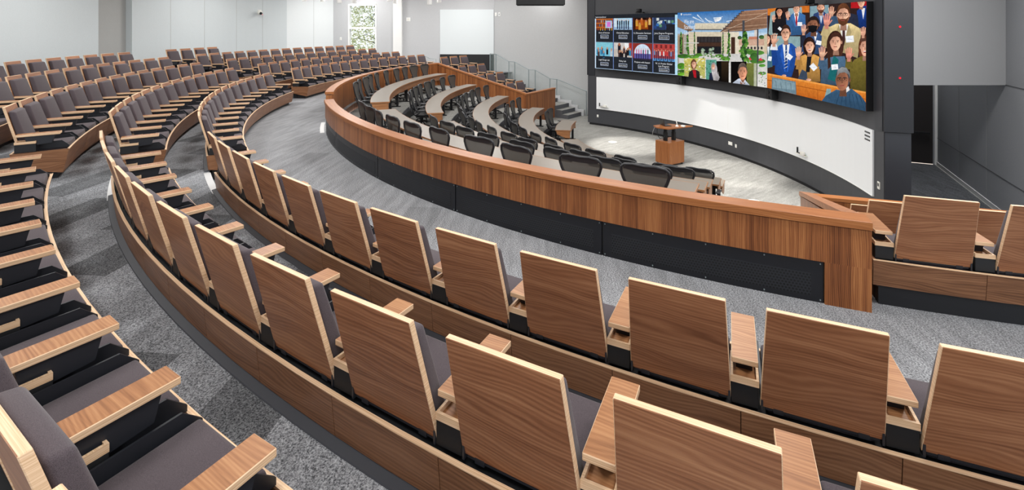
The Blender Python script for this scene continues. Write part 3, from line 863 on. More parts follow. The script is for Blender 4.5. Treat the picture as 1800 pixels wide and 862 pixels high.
SIDE = [(14.22, 0.0), (13.1, -.407), (12.02, -.807), (10.98, -1.225)]
for sg, nm in ((1, 'right hand'), (-1, 'far')):
    for j, (R, z) in enumerate(SIDE):
        p = degrees(PITCH / R) * 1.03
        st = [51.85, 52.2, 52.9, 54.1][j]
        ids = [i for i in range(3) if sg < 0 or in_view(pol(R, st + i * p - .9, z + 1.1), 30)]
        if not ids: continue
        fl = [sg * (st + i * p) for i in range(3)]
        for i in ids:
            f = fl[i]
            w = 'beside the wing wall' if i == 0 else ('%s from the wing wall' % ORD[i])
            lab = ('walnut backed seat %s, %s of the right hand side' if sg > 0 else 'grey side seat %s, %s by the far stairs') % (
                w, ['topmost row', 'second row down', 'third row down', 'lowest row'][j])
            put_seat(R, z, f, (f == max(fl)) , lab, '%s side seats' % nm)
        a, b = sorted((sg * (st - p * .62), sg * (st + (ids[-1] + .62) * p)))
        base(R, z, a, b, 'walnut bench base under the %s of %s side seats' % (['top row', 'second row', 'third row', 'lowest row'][j], nm), len(ids))

# ------------------------------------------------------------------ curved desks
def desk(name_lab, T, f0, f1, fl):
    ro, ri, zt = T
    t = thing('curved_desk', name_lab, 'desk', pol((ro + ri) / 2, (f0 + f1) / 2, fl), 0, 'curved taupe desks in the pit')
    inv = Matrix.Translation(-t.location)
    def add(n, bm, m):
        o = obj(n, bm, m, t); o.matrix_parent_inverse = inv; return o
    n = max(4, int(abs(f1 - f0) * .8))
    bm = bmesh.new(); sweep(bm, rect(ri + .004, ro - .004, zt - .03, zt), f0 + .02, f1 - .02, n); add('desktop', bm, M['laminate'])
    bm = bmesh.new(); sweep(bm, rect(ri - .004, ri + .004, zt - .032, zt + .001), f0, f1, n); sweep(bm, rect(ro - .004, ro + .004, zt - .032, zt + .001), f0, f1, n)
    for fe, s in ((f0, 1), (f1, -1)): sweep(bm, rect(ri + .004, ro - .004, zt - .032, zt + .001), fe, fe + s * .05, 1)
    add('ply_edge', bm, M['walnut_arm'])
    bm = bmesh.new(); sweep(bm, rect(ri + .03, ri + .055, zt - .24, zt - .031), f0 + .1, f1 - .1, n); add('modesty_panel', bm, M['walnut_base'])
    for fe, s in ((f0, 1), (f1, -1)):
        bm = bmesh.new(); sweep(bm, [(ri + .03, zt - .031), (ro - .03, zt - .031), (ro - .06, zt - .16), (ri + .2, zt - .30), (ri + .03, zt - .30)], fe + s * .12, fe + s * .24, 1); add('end_panel', bm, M['walnut_arm'])
    k = max(2, int(round(abs(f1 - f0) / (1.25 / ri * 57.3))) + 1)
    for i in range(k):
        f = f0 + (f1 - f0) * (i + .12) / (k - .76)
        a = pol(ri + .13, f, fl)
        bm = bmesh.new(); obox(bm, (a.x, a.y, fl + .02), (.075, .075, zt - fl - .05), rad(f))
        q = pol(ri + .26, f, fl); obox(bm, (q.x, q.y, fl), (.07, .5, .03), rad(f)); add('leg', bm, M['black'])
    return t
dn = ['outermost', 'second', 'third', 'fourth', 'innermost']
desk('outermost curved taupe desk of the far half, closest to the far pit wall', TABLES[0], -42.95, -2.5, TFL[0])
desk('outermost curved taupe desk of the near half, just inside the near pit wall', TABLES[0], 3.6, 42.95, TFL[0])
desk('second curved taupe desk of the far half, one tier inside the outermost one', TABLES[1], -42.7, -3.5, TFL[1])
desk('second curved taupe desk of the near half, one tier inside the outermost one', TABLES[1], 3.9, 42.7, TFL[1])
desk('third curved taupe desk, running unbroken round both halves of the pit', TABLES[2], -42.2, 42.2, TFL[2])
desk('fourth curved taupe desk, unbroken and one tier above the stage floor', TABLES[3], -42.2, 42.2, TFL[3])
desk('short taupe desk on the stage floor nearest the foot of the carpeted stairs', TABLES[4], -41.8, -24.1, TFL[4])
desk('innermost taupe desk of the near half, standing on the stage floor', TABLES[4], -11.0, 41.8, TFL[4])

# ------------------------------------------------------------------ mesh office chair (local: faces +y, z = 0 floor)
S_ = 1.09
def cpt(w, z):
    """point on the curved, leaning back surface: w half-width offset, z height"""
    y = -.24 - (z - .45) * .30 + .05 * ((z - .72) / .3) ** 2 * .6 + .035 * (w / .28) ** 2
    return Vector((w, y, z))
OUT = [(0, .46), (.06, .465), (.10, .50), (.122, .58), (.155, .69), (.203, .81), (.252, .92), (.276, .99), (.270, 1.045), (.232, 1.08), (.13, 1.096), (0, 1.088)]
def outline(k=1.0):
    L = [(w * k, .77 + (z - .77) * k) for w, z in OUT]
    return L + [(-w, z) for w, z in L[-2:0:-1]]
def half_at(z, k=1.0):
    prev = None
    for (w0, z0), (w1, z1) in zip(OUT, OUT[1:]):
        if z0 <= z <= z1: return (w0 + (w1 - w0) * (z - z0) / max(1e-6, z1 - z0)) * k
    return .1
def sc(bm):
    bmesh.ops.scale(bm, vec=(S_, S_, S_), verts=bm.verts); return bm
def build_chair():
    t = thing('office_chair', None, 'chair')
    bm = bmesh.new(); tube(bm, [cpt(w, z) for w, z in outline()], [.0175 if z > .6 else .024 for w, z in outline()], 7, closed=True)
    bmf = obj('back_frame', sc(bm), M['chairblack'], t, True)
    bm = bmesh.new(); rows = []
    for i in range(13):
        z = .475 + (1.072 - .475) * i / 12; h = max(.06, half_at(z) - .012)
        if i == 12: h *= .75
        rows.append([bm.verts.new(cpt(h * (j / 4 - 1), z)) for j in range(9)])
    for a, b in zip(rows, rows[1:]):
        for j in range(8): bm.faces.new((a[j], a[j + 1], b[j + 1], b[j]))
    obj('back_mesh', sc(bm), M['net'], t, True)
    bm = bmesh.new(); ra = []; rb_ = []
    for j in range(15):
        w = .245 * (j / 7 - 1); q = (w / .245) ** 2
        a_ = cpt(w, 1.083 - .03 * q ** 2); b_ = cpt(w * .98, 1.046 - .022 * (1 - q) - .012 * q)
        ra.append(bm.verts.new(a_ + Vector((0, -.006, 0)))); rb_.append(bm.verts.new(b_ + Vector((0, -.006, 0))))
    for j in range(14): bm.faces.new((ra[j], ra[j + 1], rb_[j + 1], rb_[j]))
    obj('head_band', sc(bm), M['chairblack'], t, True)
    bm = bmesh.new()
    c0 = [cpt(-.20, .655) + Vector((0, -.03, 0)), cpt(-.1, .64) + Vector((0, -.035, 0)), cpt(0, .635) + Vector((0, -.035, 0)), cpt(.1, .64) + Vector((0, -.035, 0)), cpt(.20, .655) + Vector((0, -.03, 0))]
    tube(bm, c0, .03, 6, flat=.5)
    for s in (-1, 1): tube(bm, [cpt(s * .17, .65) + Vector((0, -.03, 0)), (s * .10, -.27, .50), (s * .05, -.12, .40)], .018, 6)
    obj('lumbar_support', sc(bm), M['chairblack'], t, True)
    # seat
    so = [(-.17, -.20), (-.25, -.05), (-.262, .12), (-.24, .22), (-.12, .255), (.12, .255), (.24, .22), (.262, .12), (.25, -.05), (.17, -.20)]
    bm = bmesh.new(); tube(bm, [(x, y, .455 - (.03 if y > .2 else 0)) for x, y in so], .02, 6, closed=True); obj('seat_frame', sc(bm), M['chairblack'], t, True)
    bm = bmesh.new(); vs = [bm.verts.new((x * .97, y * .97, .452 - (.03 if y > .2 else 0))) for x, y in so]; c = bm.verts.new((0, .02, .432))
    for i in range(len(vs)): bm.faces.new((vs[i], vs[(i + 1) % len(vs)], c))
    obj('seat_mesh', sc(bm), M['netf'], t, True)
    for s in (-1, 1):
        bm = bmesh.new(); hexa(bm, [(s * .30 - .045, -.14, .585), (s * .30 + .045, -.14, .585), (s * .30 + .04, .09, .59), (s * .30 - .04, .09, .59),
                                    (s * .30 - .045, -.14, .612), (s * .30 + .045, -.14, .612), (s * .30 + .04, .09, .617), (s * .30 - .04, .09, .617)], .012, 2)
        a = obj('armrest', sc(bm), M['chairblack'], t, True)
        bm = bmesh.new(); tube(bm, [(s * .30, -.05, .59), (s * .305, -.08, .53), (s * .27, -.16, .47), (s * .15, -.17, .42)], .018, 6); obj('arm_post', sc(bm), M['chairblack'], a, True)
    bm = bmesh.new(); box(bm, (-.11, -.16, .36), (.11, .10, .425), .02, 2); obj('tilt_box', sc(bm), M['chairblack'], t)
    bm = bmesh.new(); lathe(bm, [(.022, .09), (.022, .25), (.03, .25), (.03, .37)], 10); obj('gas_lift', sc(bm), M['steel'], t, True)
    bm = bmesh.new()
    for i in range(5):
        a = 2 * pi * i / 5 + .3
        tube(bm, [(0, 0, .115), (.12 * cos(a), .12 * sin(a), .105), (.31 * cos(a), .31 * sin(a), .07)], [.032, .026, .017], 6)
    lathe(bm, [(.04, .07), (.045, .12), (.03, .14)], 10); obj('star_base', sc(bm), M['chairblack'], t, True)
    for i in range(5):
        a = 2 * pi * i / 5 + .3; bm = bmesh.new()
        for o_ in (-.018, .018):
            c = Vector((.31 * cos(a) - sin(a) * o_, .31 * sin(a) + cos(a) * o_, .03))
            ring0 = []; ring1 = []
            ax_ = Vector((-sin(a), cos(a), 0)) * .009; u = Vector((cos(a), sin(a), 0))
            for j in range(10):
                q = u * .03 * cos(2 * pi * j / 10) + Vector((0, 0, 1)) * .03 * sin(2 * pi * j / 10)
                ring0.append(bm.verts.new(c + q - ax_)); ring1.append(bm.verts.new(c + q + ax_))
            bm.faces.new(ring0); bm.faces.new(ring1)
            for j in range(10): bm.faces.new((ring0[j], ring0[(j + 1) % 10], ring1[(j + 1) % 10], ring1[j]))
        bmesh.ops.recalc_face_normals(bm, faces=bm.faces); obj('caster', sc(bm), M['black'], t)
    return t
chair0 = build_chair(); chair_used = [False]
def put_chair(R, f, z, label, group, turn=0):
    loc = pol(R, f, z)
    if not chair_used[0]:
        chair_used[0] = True; chair0.location = loc; chair0.rotation_euler = (0, 0, rad(f + turn)); tag(chair0, label, 'chair', group); return
    dup(chair0, loc, rad(f + turn), label, group)
rnd = random.Random(3)
groups = [
    (0, [40.7, 37.0, 32.8, 29.1, 25.2, 21.9, 18.4, 15.1, 12.2, 8.9], 'near'), (0, [-8.6, -12.2, -15.4, -18.9, -22.2, -26.6, -30.7, -34.2, -37.6, -41.2], 'far'),
    (1, [39.3, 35.5, 31.0, 26.8, 22.1, 18.1, 14.4, 10.7], 'near'), (1, [-10.7, -14.5, -18.4, -22.6, -26.4, -30.8, -35.0, -39.6, ], 'far'),
    (2, [39.2, 34.0, 28.4, 24.3, 19.3, 15, 10.6, 6.3, 2.0], 'near'), (2, [-2.3, -7, -12, -17, -22, -27, -32, -36.5, -41.2], 'far'),
    (3, [40, 35.4, 29.2, 23.3, 18, 13, 7.6, 2.3], 'near'), (3, [-3.2, -9, -15, -21, -27, -33.2, -39.4], 'far'),
    (4, [-35.0, -40.3], 'far')]
for ti, angs, half in groups:
    Rc = TABLES[ti][0] + .11
    order = sorted(angs, key=abs)
    for f in angs:
        i = order.index(f)
        lab = '%s mesh chair, %s from the central aisle at the %s desk, %s half' % ('black' if half == 'near' else 'dark grey', ORD[i], dn[ti], half)
        put_chair(Rc + rnd.uniform(-.04, .05), f, TFL[ti], lab, 'office chairs at the %s desk, %s half' % (dn[ti], half), rnd.uniform(-7, 7))
# ------------------------------------------------------------------ stage wall (arc about a point in front of it)
AC = Vector((0, -12.4, 0))
def sarc(name, r0, r1, z0, z1, t0, t1, mat, n=40, parent=None, swap=False):
    bm = bmesh.new(); sweep(bm, rect(r0, r1, z0, z1), 180 - t0, 180 - t1, n, swap)
    bmesh.ops.translate(bm, vec=AC, verts=bm.verts)
    return obj(name, bm, M[mat] if isinstance(mat, str) else mat, parent)
def apt(R, th, z): return Vector((R * sin(rad(th)), AC.y + R * cos(rad(th)), z))
struct(sarc('wall_stage', 11.79, 12.29, STAGE_Z + .1, ZC, -34.6, 34.6, 'charcoal'))
struct(sarc('baseboard_stage', 11.83, 12.25, STAGE_Z, STAGE_Z + .1, -34.4, 34.4, 'black'))
for sg in (-1, 1):        # end faces: dark speaker cloth above, plain dark panel below
    a, b = sorted((sg * 34.6, sg * 34.75))
    struct(sarc('trim_13', 11.80, 12.28, STAGE_Z + .1, .36, a, b, 'charcoal_dark', 1))
    a, b = sorted((sg * 34.6, sg * 34.9))
    struct(sarc('trim_14', 11.77, 12.31, .38, ZC, a, b, 'speaker', 1))
    a, b = sorted((sg * 32.9, sg * 34.6))
    struct(sarc('trim_14', 11.76, 11.79, .38, ZC, a, b, 'charcoal_dark', 4))
for z in (2.65, 1.55):
    q = apt(12.06, 34.92, z); bm = bmesh.new(); bmesh.ops.create_uvsphere(bm, u_segments=10, v_segments=6, radius=.02, matrix=Matrix.Translation(q))
    tag(obj('indicator_light', bm, M['red_led']), '%s small red indicator light on the dark speaker cloth right of the screens' % ('upper' if z > 2 else 'lower'), 'light', 'red indicator lights')
# whiteboard
wbt = thing('whiteboard', 'long curved white marker board below the three screens', 'whiteboard', (0, 0, 0))
sarc('board', 11.755, 11.788, -1.164, .312, -32.45, 32.45, 'whiteboard', 48, wbt)
for t in (-21, -10.5, 0, 10.5, 21):
    sarc('joint', 11.7535, 11.755, -1.164, .312, t - .006, t + .006, 'cream', 1, wbt)
sarc('bottom_rail', 11.745, 11.79, -1.185, -1.164, -32.45, 32.45, 'white', 48, wbt)
bm = bmesh.new()
for i in range(4):
    for j in range(3):
        a = apt(11.75, 30.9 + i * .31, .20 - j * .085); obox(bm, (a.x, a.y, a.z), (.038, .006, .038), rad(-31.4))
tag(obj('marker_squares', bm, M['black']), 'neat grid of small black squares at the whiteboard right end', 'markings')
def wall_obj(name, th, z, parts, label, cat, group=None, R=11.752):
    p = apt(R, th, z); t = thing(name, label, cat, p, rad(-th), group)
    for nm, lo, hi, m in parts:
        bm = bmesh.new(); box(bm, lo, hi, .002, 1); obj(nm, bm, M[m], t)
    return t
TR = [('ledge', (-.20, -.10, 0), (.20, 0, .012), 'cream'), ('lip', (-.20, -.105, .012), (.20, -.10, .035), 'cream'), ('end_clip', (-.27, -.03, 0), (-.23, 0, .17), 'black'),
      ('eraser', (-.20, -.08, .012), (-.06, -.03, .04), 'black'), ('marker', (.0, -.06, .013), (.13, -.045, .028), 'red'), ('marker', (.02, -.085, .013), (.15, -.07, .028), 'blue'),
      ('marker', (.03, -.035, .013), (.16, -.02, .028), 'green'), ('cup', (-.02, -.09, .012), (.12, -.02, .10), 'cream')]
wall_obj('marker_tray', -30.4, -1.06, TR, 'small marker tray with eraser at the left end of the whiteboard', 'tray', 'whiteboard marker trays')
wall_obj('marker_tray', 17.2, -1.06, TR, 'small marker tray with red and blue markers on the right half of the whiteboard', 'tray', 'whiteboard marker trays')
OUTLET = lambda w: [('cover_plate', (-w / 2, -.008, -.06), (w / 2, 0, .06), 'cream'), ('insert', (-w / 4, -.011, -.035), (w / 4, -.008, .035), 'white')]
wall_obj('wall_outlet', -32.2, -1.52, OUTLET(.09), 'white outlet plate at the far left end of the dark stage wall', 'outlet', 'stage wall plates', 11.788)
wall_obj('wall_outlet', 0.4, -1.53, OUTLET(.19), 'wide white outlet plate on the stage wall right of the lectern', 'outlet', 'stage wall plates', 11.788)
wall_obj('wall_outlet', 1.7, -1.56, OUTLET(.08), 'narrow white plate just right of the wide outlet plate', 'outlet', 'stage wall plates', 11.788)
wall_obj('control_panel', 33.6, -.86, [('cover_plate', (-.05, -.02, -.08), (.05, 0, .08), 'cream'), ('screen', (-.03, -.024, -.02), (.03, -.02, .05), 'laptop')], 'small white control panel right of the whiteboard', 'control panel', None, 11.788)

# ------------------------------------------------------------------ the three displays
jit = random.Random(21)
class Pic:
    def __init__(s, W, H): s.W, s.H = W, H; s.v = []; s.f = []; s.c = []; s.k = 0
    def poly(s, pts, col):
        z = s.k * 4e-5; s.k += 1; b = len(s.v)
        s.v += [(p[0] * s.W, p[1] * s.H, z) for p in pts]; s.f.append(list(range(b, b + len(pts))))
        s.c.append([s2l(c) for c in col] if isinstance(col[0], (tuple, list)) else [s2l(col)] * len(pts))
class Map:
    """turns shapes drawn in the pixels of a zoomed photograph view into screen coordinates"""
    def __init__(s, pic, x0, x1, t0, t1, b0, b1, ratio): s.p = pic; s.a = (x0, x1, t0, t1, b0, b1, ratio)
    def q(s, x, y):
        x0, x1, t0, t1, b0, b1, k = s.a; g = (x - x0) / (x1 - x0); t = k * g / (1 + (k - 1) * g)
        tp = t0 + (t1 - t0) * g; bt = b0 + (b1 - b0) * g; return (min(1, max(0, t)), min(1, max(0, 1 - (y - tp) / (bt - tp))))
    def poly(s, pts, col, soft=True):
        if soft and not isinstance(col[0], (tuple, list)) and len(pts) > 4:
            ys = [p[1] for p in pts]; y0, y1 = min(ys), max(ys) + 1e-6
            col = [shade(col, 1.16 - .34 * (p[1] - y0) / (y1 - y0) + jit.uniform(-.1, .1)) for p in pts]
        s.p.poly([s.q(*p) for p in pts], col)
    def rect(s, x0, y0, x1, y1, col): s.poly([(x0, y1), (x1, y1), (x1, y0), (x0, y0)], col)
    def vgrad(s, x0, y0, x1, y1, top, bot): s.poly([(x0, y1), (x1, y1), (x1, y0), (x0, y0)], [bot, bot, top, top])
    def ell(s, cx, cy, rx, ry, col, n=18, rot=0, a0=0, a1=360):
        ps = []
        for i in range(n + (0 if a1 - a0 >= 360 else 1)):
            a = rad(a0 + (a1 - a0) * i / n); x = rx * cos(a); y = ry * sin(a); r = rad(rot); ps.append((cx + x * cos(r) - y * sin(r), cy + x * sin(r) + y * cos(r)))
        s.poly(ps[::-1], [shade(col, 1.0 + .17 * cos(2 * pi * (n - 1 - i) / n - .9)) for i in range(len(ps))] if rx * ry > 60 else col)
    def line(s, x0, y0, x1, y1, w, col, w1=None):
        w1 = w if w1 is None else w1; L = hypot(x1 - x0, y1 - y0) or 1; nx, ny = -(y1 - y0) / L, (x1 - x0) / L
        s.poly([(x0 + nx * w / 2, y0 + ny * w / 2), (x1 + nx * w1 / 2, y1 + ny * w1 / 2), (x1 - nx * w1 / 2, y1 - ny * w1 / 2), (x0 - nx * w / 2, y0 - ny * w / 2)], col)
def shade(c, k): return tuple(max(0, min(255, v * k)) for v in c)

def face(m, cx, cy, rx, ry, skin, hair, glasses=False, beard=False, smile=False, longhair=0, hairgrey=None, turn=0.0, mask=False):
    if longhair:
        m.ell(cx - rx * .1, cy + ry * (longhair - 1) * .45, rx * 1.45, ry * (.75 + longhair * .5), hair, 20)
    m.poly([(cx - rx * .42, cy + ry * .5), (cx - rx * .55, cy + ry * 1.5), (cx + rx * .55, cy + ry * 1.5), (cx + rx * .42, cy + ry * .5)], shade(skin, .72))
    m.ell(cx, cy - ry * .12, rx * 1.10, ry * 1.0, hair, 22)
    m.ell(cx - rx * 1.0, cy + ry * .05, rx * .16, ry * .2, shade(skin, .8), 10); m.ell(cx + rx * 1.0, cy + ry * .05, rx * .16, ry * .2, shade(skin, .8), 10)
    m.ell(cx + turn * rx, cy + ry * .08, rx * .95, ry * .92, skin, 24)
    m.ell(cx + turn * rx + rx * .32, cy + ry * .12, rx * .55, ry * .78, shade(skin, 1.08), 20)
    m.poly([(cx - rx * 1.02, cy - ry * .1), (cx - rx * .8, cy - ry * .85), (cx - rx * .2, cy - ry * 1.08), (cx + rx * .5, cy - ry * 1.02), (cx + rx * 1.02, cy - ry * .55), (cx + rx * 1.04, cy - ry * .1),
            (cx + rx * .85, cy - ry * .42), (cx + rx * .2, cy - ry * .62), (cx - rx * .5, cy - ry * .55), (cx - rx * .86, cy - ry * .3)], hairgrey or hair)
    tx = cx + turn * rx
    for s in (-1, 1):
        m.line(tx + s * rx * .62, cy - ry * .14, tx + s * rx * .2, cy - ry * .18, ry * .05, shade(hair, .9))
        m.ell(tx + s * rx * .4, cy - ry * .02, rx * .17, ry * .055, shade(skin, .93), 10); m.ell(tx + s * rx * .4, cy - ry * .02, rx * .10, ry * .055, (48, 32, 28), 8)
    m.poly([(tx - rx * .05, cy), (tx - rx * .17, cy + ry * .33), (tx + rx * .14, cy + ry * .33), (tx + rx * .05, cy)], shade(skin, .84))
    if beard:
        m.poly([(tx - rx * .93, cy + ry * .2), (tx - rx * .5, cy + ry * .42), (tx, cy + ry * .38), (tx + rx * .5, cy + ry * .42), (tx + rx * .93, cy + ry * .2), (tx + rx * .7, cy + ry * .85), (tx, cy + ry * 1.08), (tx - rx * .7, cy + ry * .85)], shade(hair, 1.1))
    if mask: m.poly([(tx - rx * .9, cy + ry * .15), (tx, cy + ry * .05), (tx + rx * .9, cy + ry * .15), (tx + rx * .65, cy + ry * .85), (tx, cy + ry * 1.05), (tx - rx * .65, cy + ry * .85)], (22, 22, 24))
    elif smile:
        m.poly([(tx - rx * .42, cy + ry * .48), (tx + rx * .42, cy + ry * .48), (tx + rx * .22, cy + ry * .68), (tx - rx * .22, cy + ry * .68)], (150, 60, 56)); m.line(tx - rx * .34, cy + ry * .52, tx + rx * .34, cy + ry * .52, ry * .08, (244, 238, 232))
    else: m.line(tx - rx * .32, cy + ry * .55, tx + rx * .32, cy + ry * .55, ry * .08, (150, 74, 68))
    if glasses:
        for s in (-1, 1):
            m.line(tx + s * rx * .75, cy - ry * .12, tx + s * rx * .1, cy - ry * .12, ry * .05, (30, 26, 26)); m.line(tx + s * rx * .72, cy + ry * .12, tx + s * rx * .14, cy + ry * .12, ry * .03, (60, 54, 52))
            m.line(tx + s * rx * .75, cy - ry * .12, tx + s * rx * .72, cy + ry * .12, rx * .06, (40, 36, 36)); m.line(tx + s * rx * .1, cy - ry * .12, tx + s * rx * .14, cy + ry * .12, rx * .06, (40, 36, 36))

def hand(m, cx, cy, h, skin, cuff, lean=0, arm=None):
    """raised open hand: palm, four unequal fingers, thumb; then wrist and sleeve"""
    w = h * .42
    if arm: m.line(cx, cy + h * .35, arm[0], arm[1], w * .95, cuff, w * 1.5)
    m.line(cx, cy + h * .2, cx + (arm[0] - cx) * .2 if arm else cx, cy + h * .55, w * .6, shade(skin, .9), w * .62)
    m.poly([(cx - w * .5, cy - h * .05), (cx + w * .5, cy - h * .05), (cx + w * .42, cy + h * .25), (cx + w * .2, cy + h * .36), (cx - w * .25, cy + h * .36), (cx - w * .45, cy + h * .22)], skin)
    for i, L in enumerate((.36, .46, .5, .42)):
        x = cx - w * .40 + w * .265 * i; m.line(x, cy, x + lean * h * .1 + (i - 1.5) * w * .07, cy - h * L, w * .22, shade(skin, 1.0 + .03 * i), w * .17)
    m.line(cx + w * .4, cy + h * .18, cx + w * .85, cy - h * .06, w * .24, shade(skin, .95), w * .17)

def suit(m, pts, col, cx, top, bot, shirt=(240, 240, 242), tie=None, spread=22, lap=1.18):
    m.poly(pts, col)
    if shirt: m.poly([(cx - spread, top), (cx, bot), (cx + spread, top)], shirt)
    if tie: m.poly([(cx - spread * .22, top + 3), (cx - spread * .36, bot - 14), (cx, bot), (cx + spread * .36, bot - 14), (cx + spread * .22, top + 3)], tie)
    for s in (-1, 1): m.poly([(cx + s * spread * 1.0, top - 2), (cx + s * spread * 1.7, top + (bot - top) * .35), (cx + s * spread * .5, bot + 4), (cx + s * spread * .05, bot)][::s], shade(col, lap))
def tagq(m, cx, cy, s, rot):
    r = rad(rot); p = [(-s, s * .8), (s, s * .8), (s, -s * .8), (-s, -s * .8)]
    m.poly([(cx + x * cos(r) - y * sin(r), cy + x * sin(r) + y * cos(r)) for x, y in p], (244, 246, 250))
    m.line(cx - s * .5, cy, cx + s * .5, cy + s * .1, s * .12, (190, 196, 206))

SKIN = (226, 168, 140); SK2 = (204, 142, 112); SK3 = (150, 98, 74)
def text_mesh(items, W, H, name, mat, parent, z):
    """items: (string, u, v, size in screen heights, align, squeeze)"""
    vs = []; fs = []
    for body, u, v, size, al, sq in items:
        cu = bpy.data.curves.new('lettering', 'FONT'); cu.body = body; cu.size = size * H; cu.align_x = al; cu.resolution_u = 3
        o = bpy.data.objects.new('lettering', cu); COL.objects.link(o)
        dg = bpy.context.evaluated_depsgraph_get(); me = bpy.data.meshes.new_from_object(o.evaluated_get(dg))
        b = len(vs); vs += [(u * W + q.co.x * sq, v * H + q.co.y, z) for q in me.vertices]; fs += [[b + i for i in p.vertices] for p in me.polygons]
        bpy.data.objects.remove(o); bpy.data.curves.remove(cu); bpy.data.meshes.remove(me)
    me = bpy.data.meshes.new(name); me.from_pydata(vs, [], fs); me.update()
    return obj(name, me, mat, parent)
M['pic'] = picture_mat('display_picture', 1.0)
M['txt'] = glow('display_lettering', (236, 238, 242), 1.0)
SW, SHT = 4.33, 2.495
def display(label, pL, pR):
    d = Vector((pR[0] - pL[0], pR[1] - pL[1])); rz = atan2(d.y, d.x)
    t = thing('video_screen', label, 'screen', (pL[0], pL[1], .735), rz)
    bm = bmesh.new(); box(bm, (.004, .003, .0), (d.length - .004, .20, SHT), .002, 1); obj('housing', bm, M['black'], t)
    return t, d.length
def finish(pic, t):
    me = bpy.data.meshes.new('picture'); me.from_pydata(pic.v, [], pic.f); me.update()
    ca = me.color_attributes.new('Col', 'FLOAT_COLOR', 'CORNER'); i = 0
    for p, c in zip(me.polygons, pic.c):
        for j, li in enumerate(p.loop_indices): ca.data[li].color = c[j]
    o = obj('picture', me, M['pic'], t); o.rotation_euler = (rad(90), 0, 0); o.location = (0, .0, 0); return o

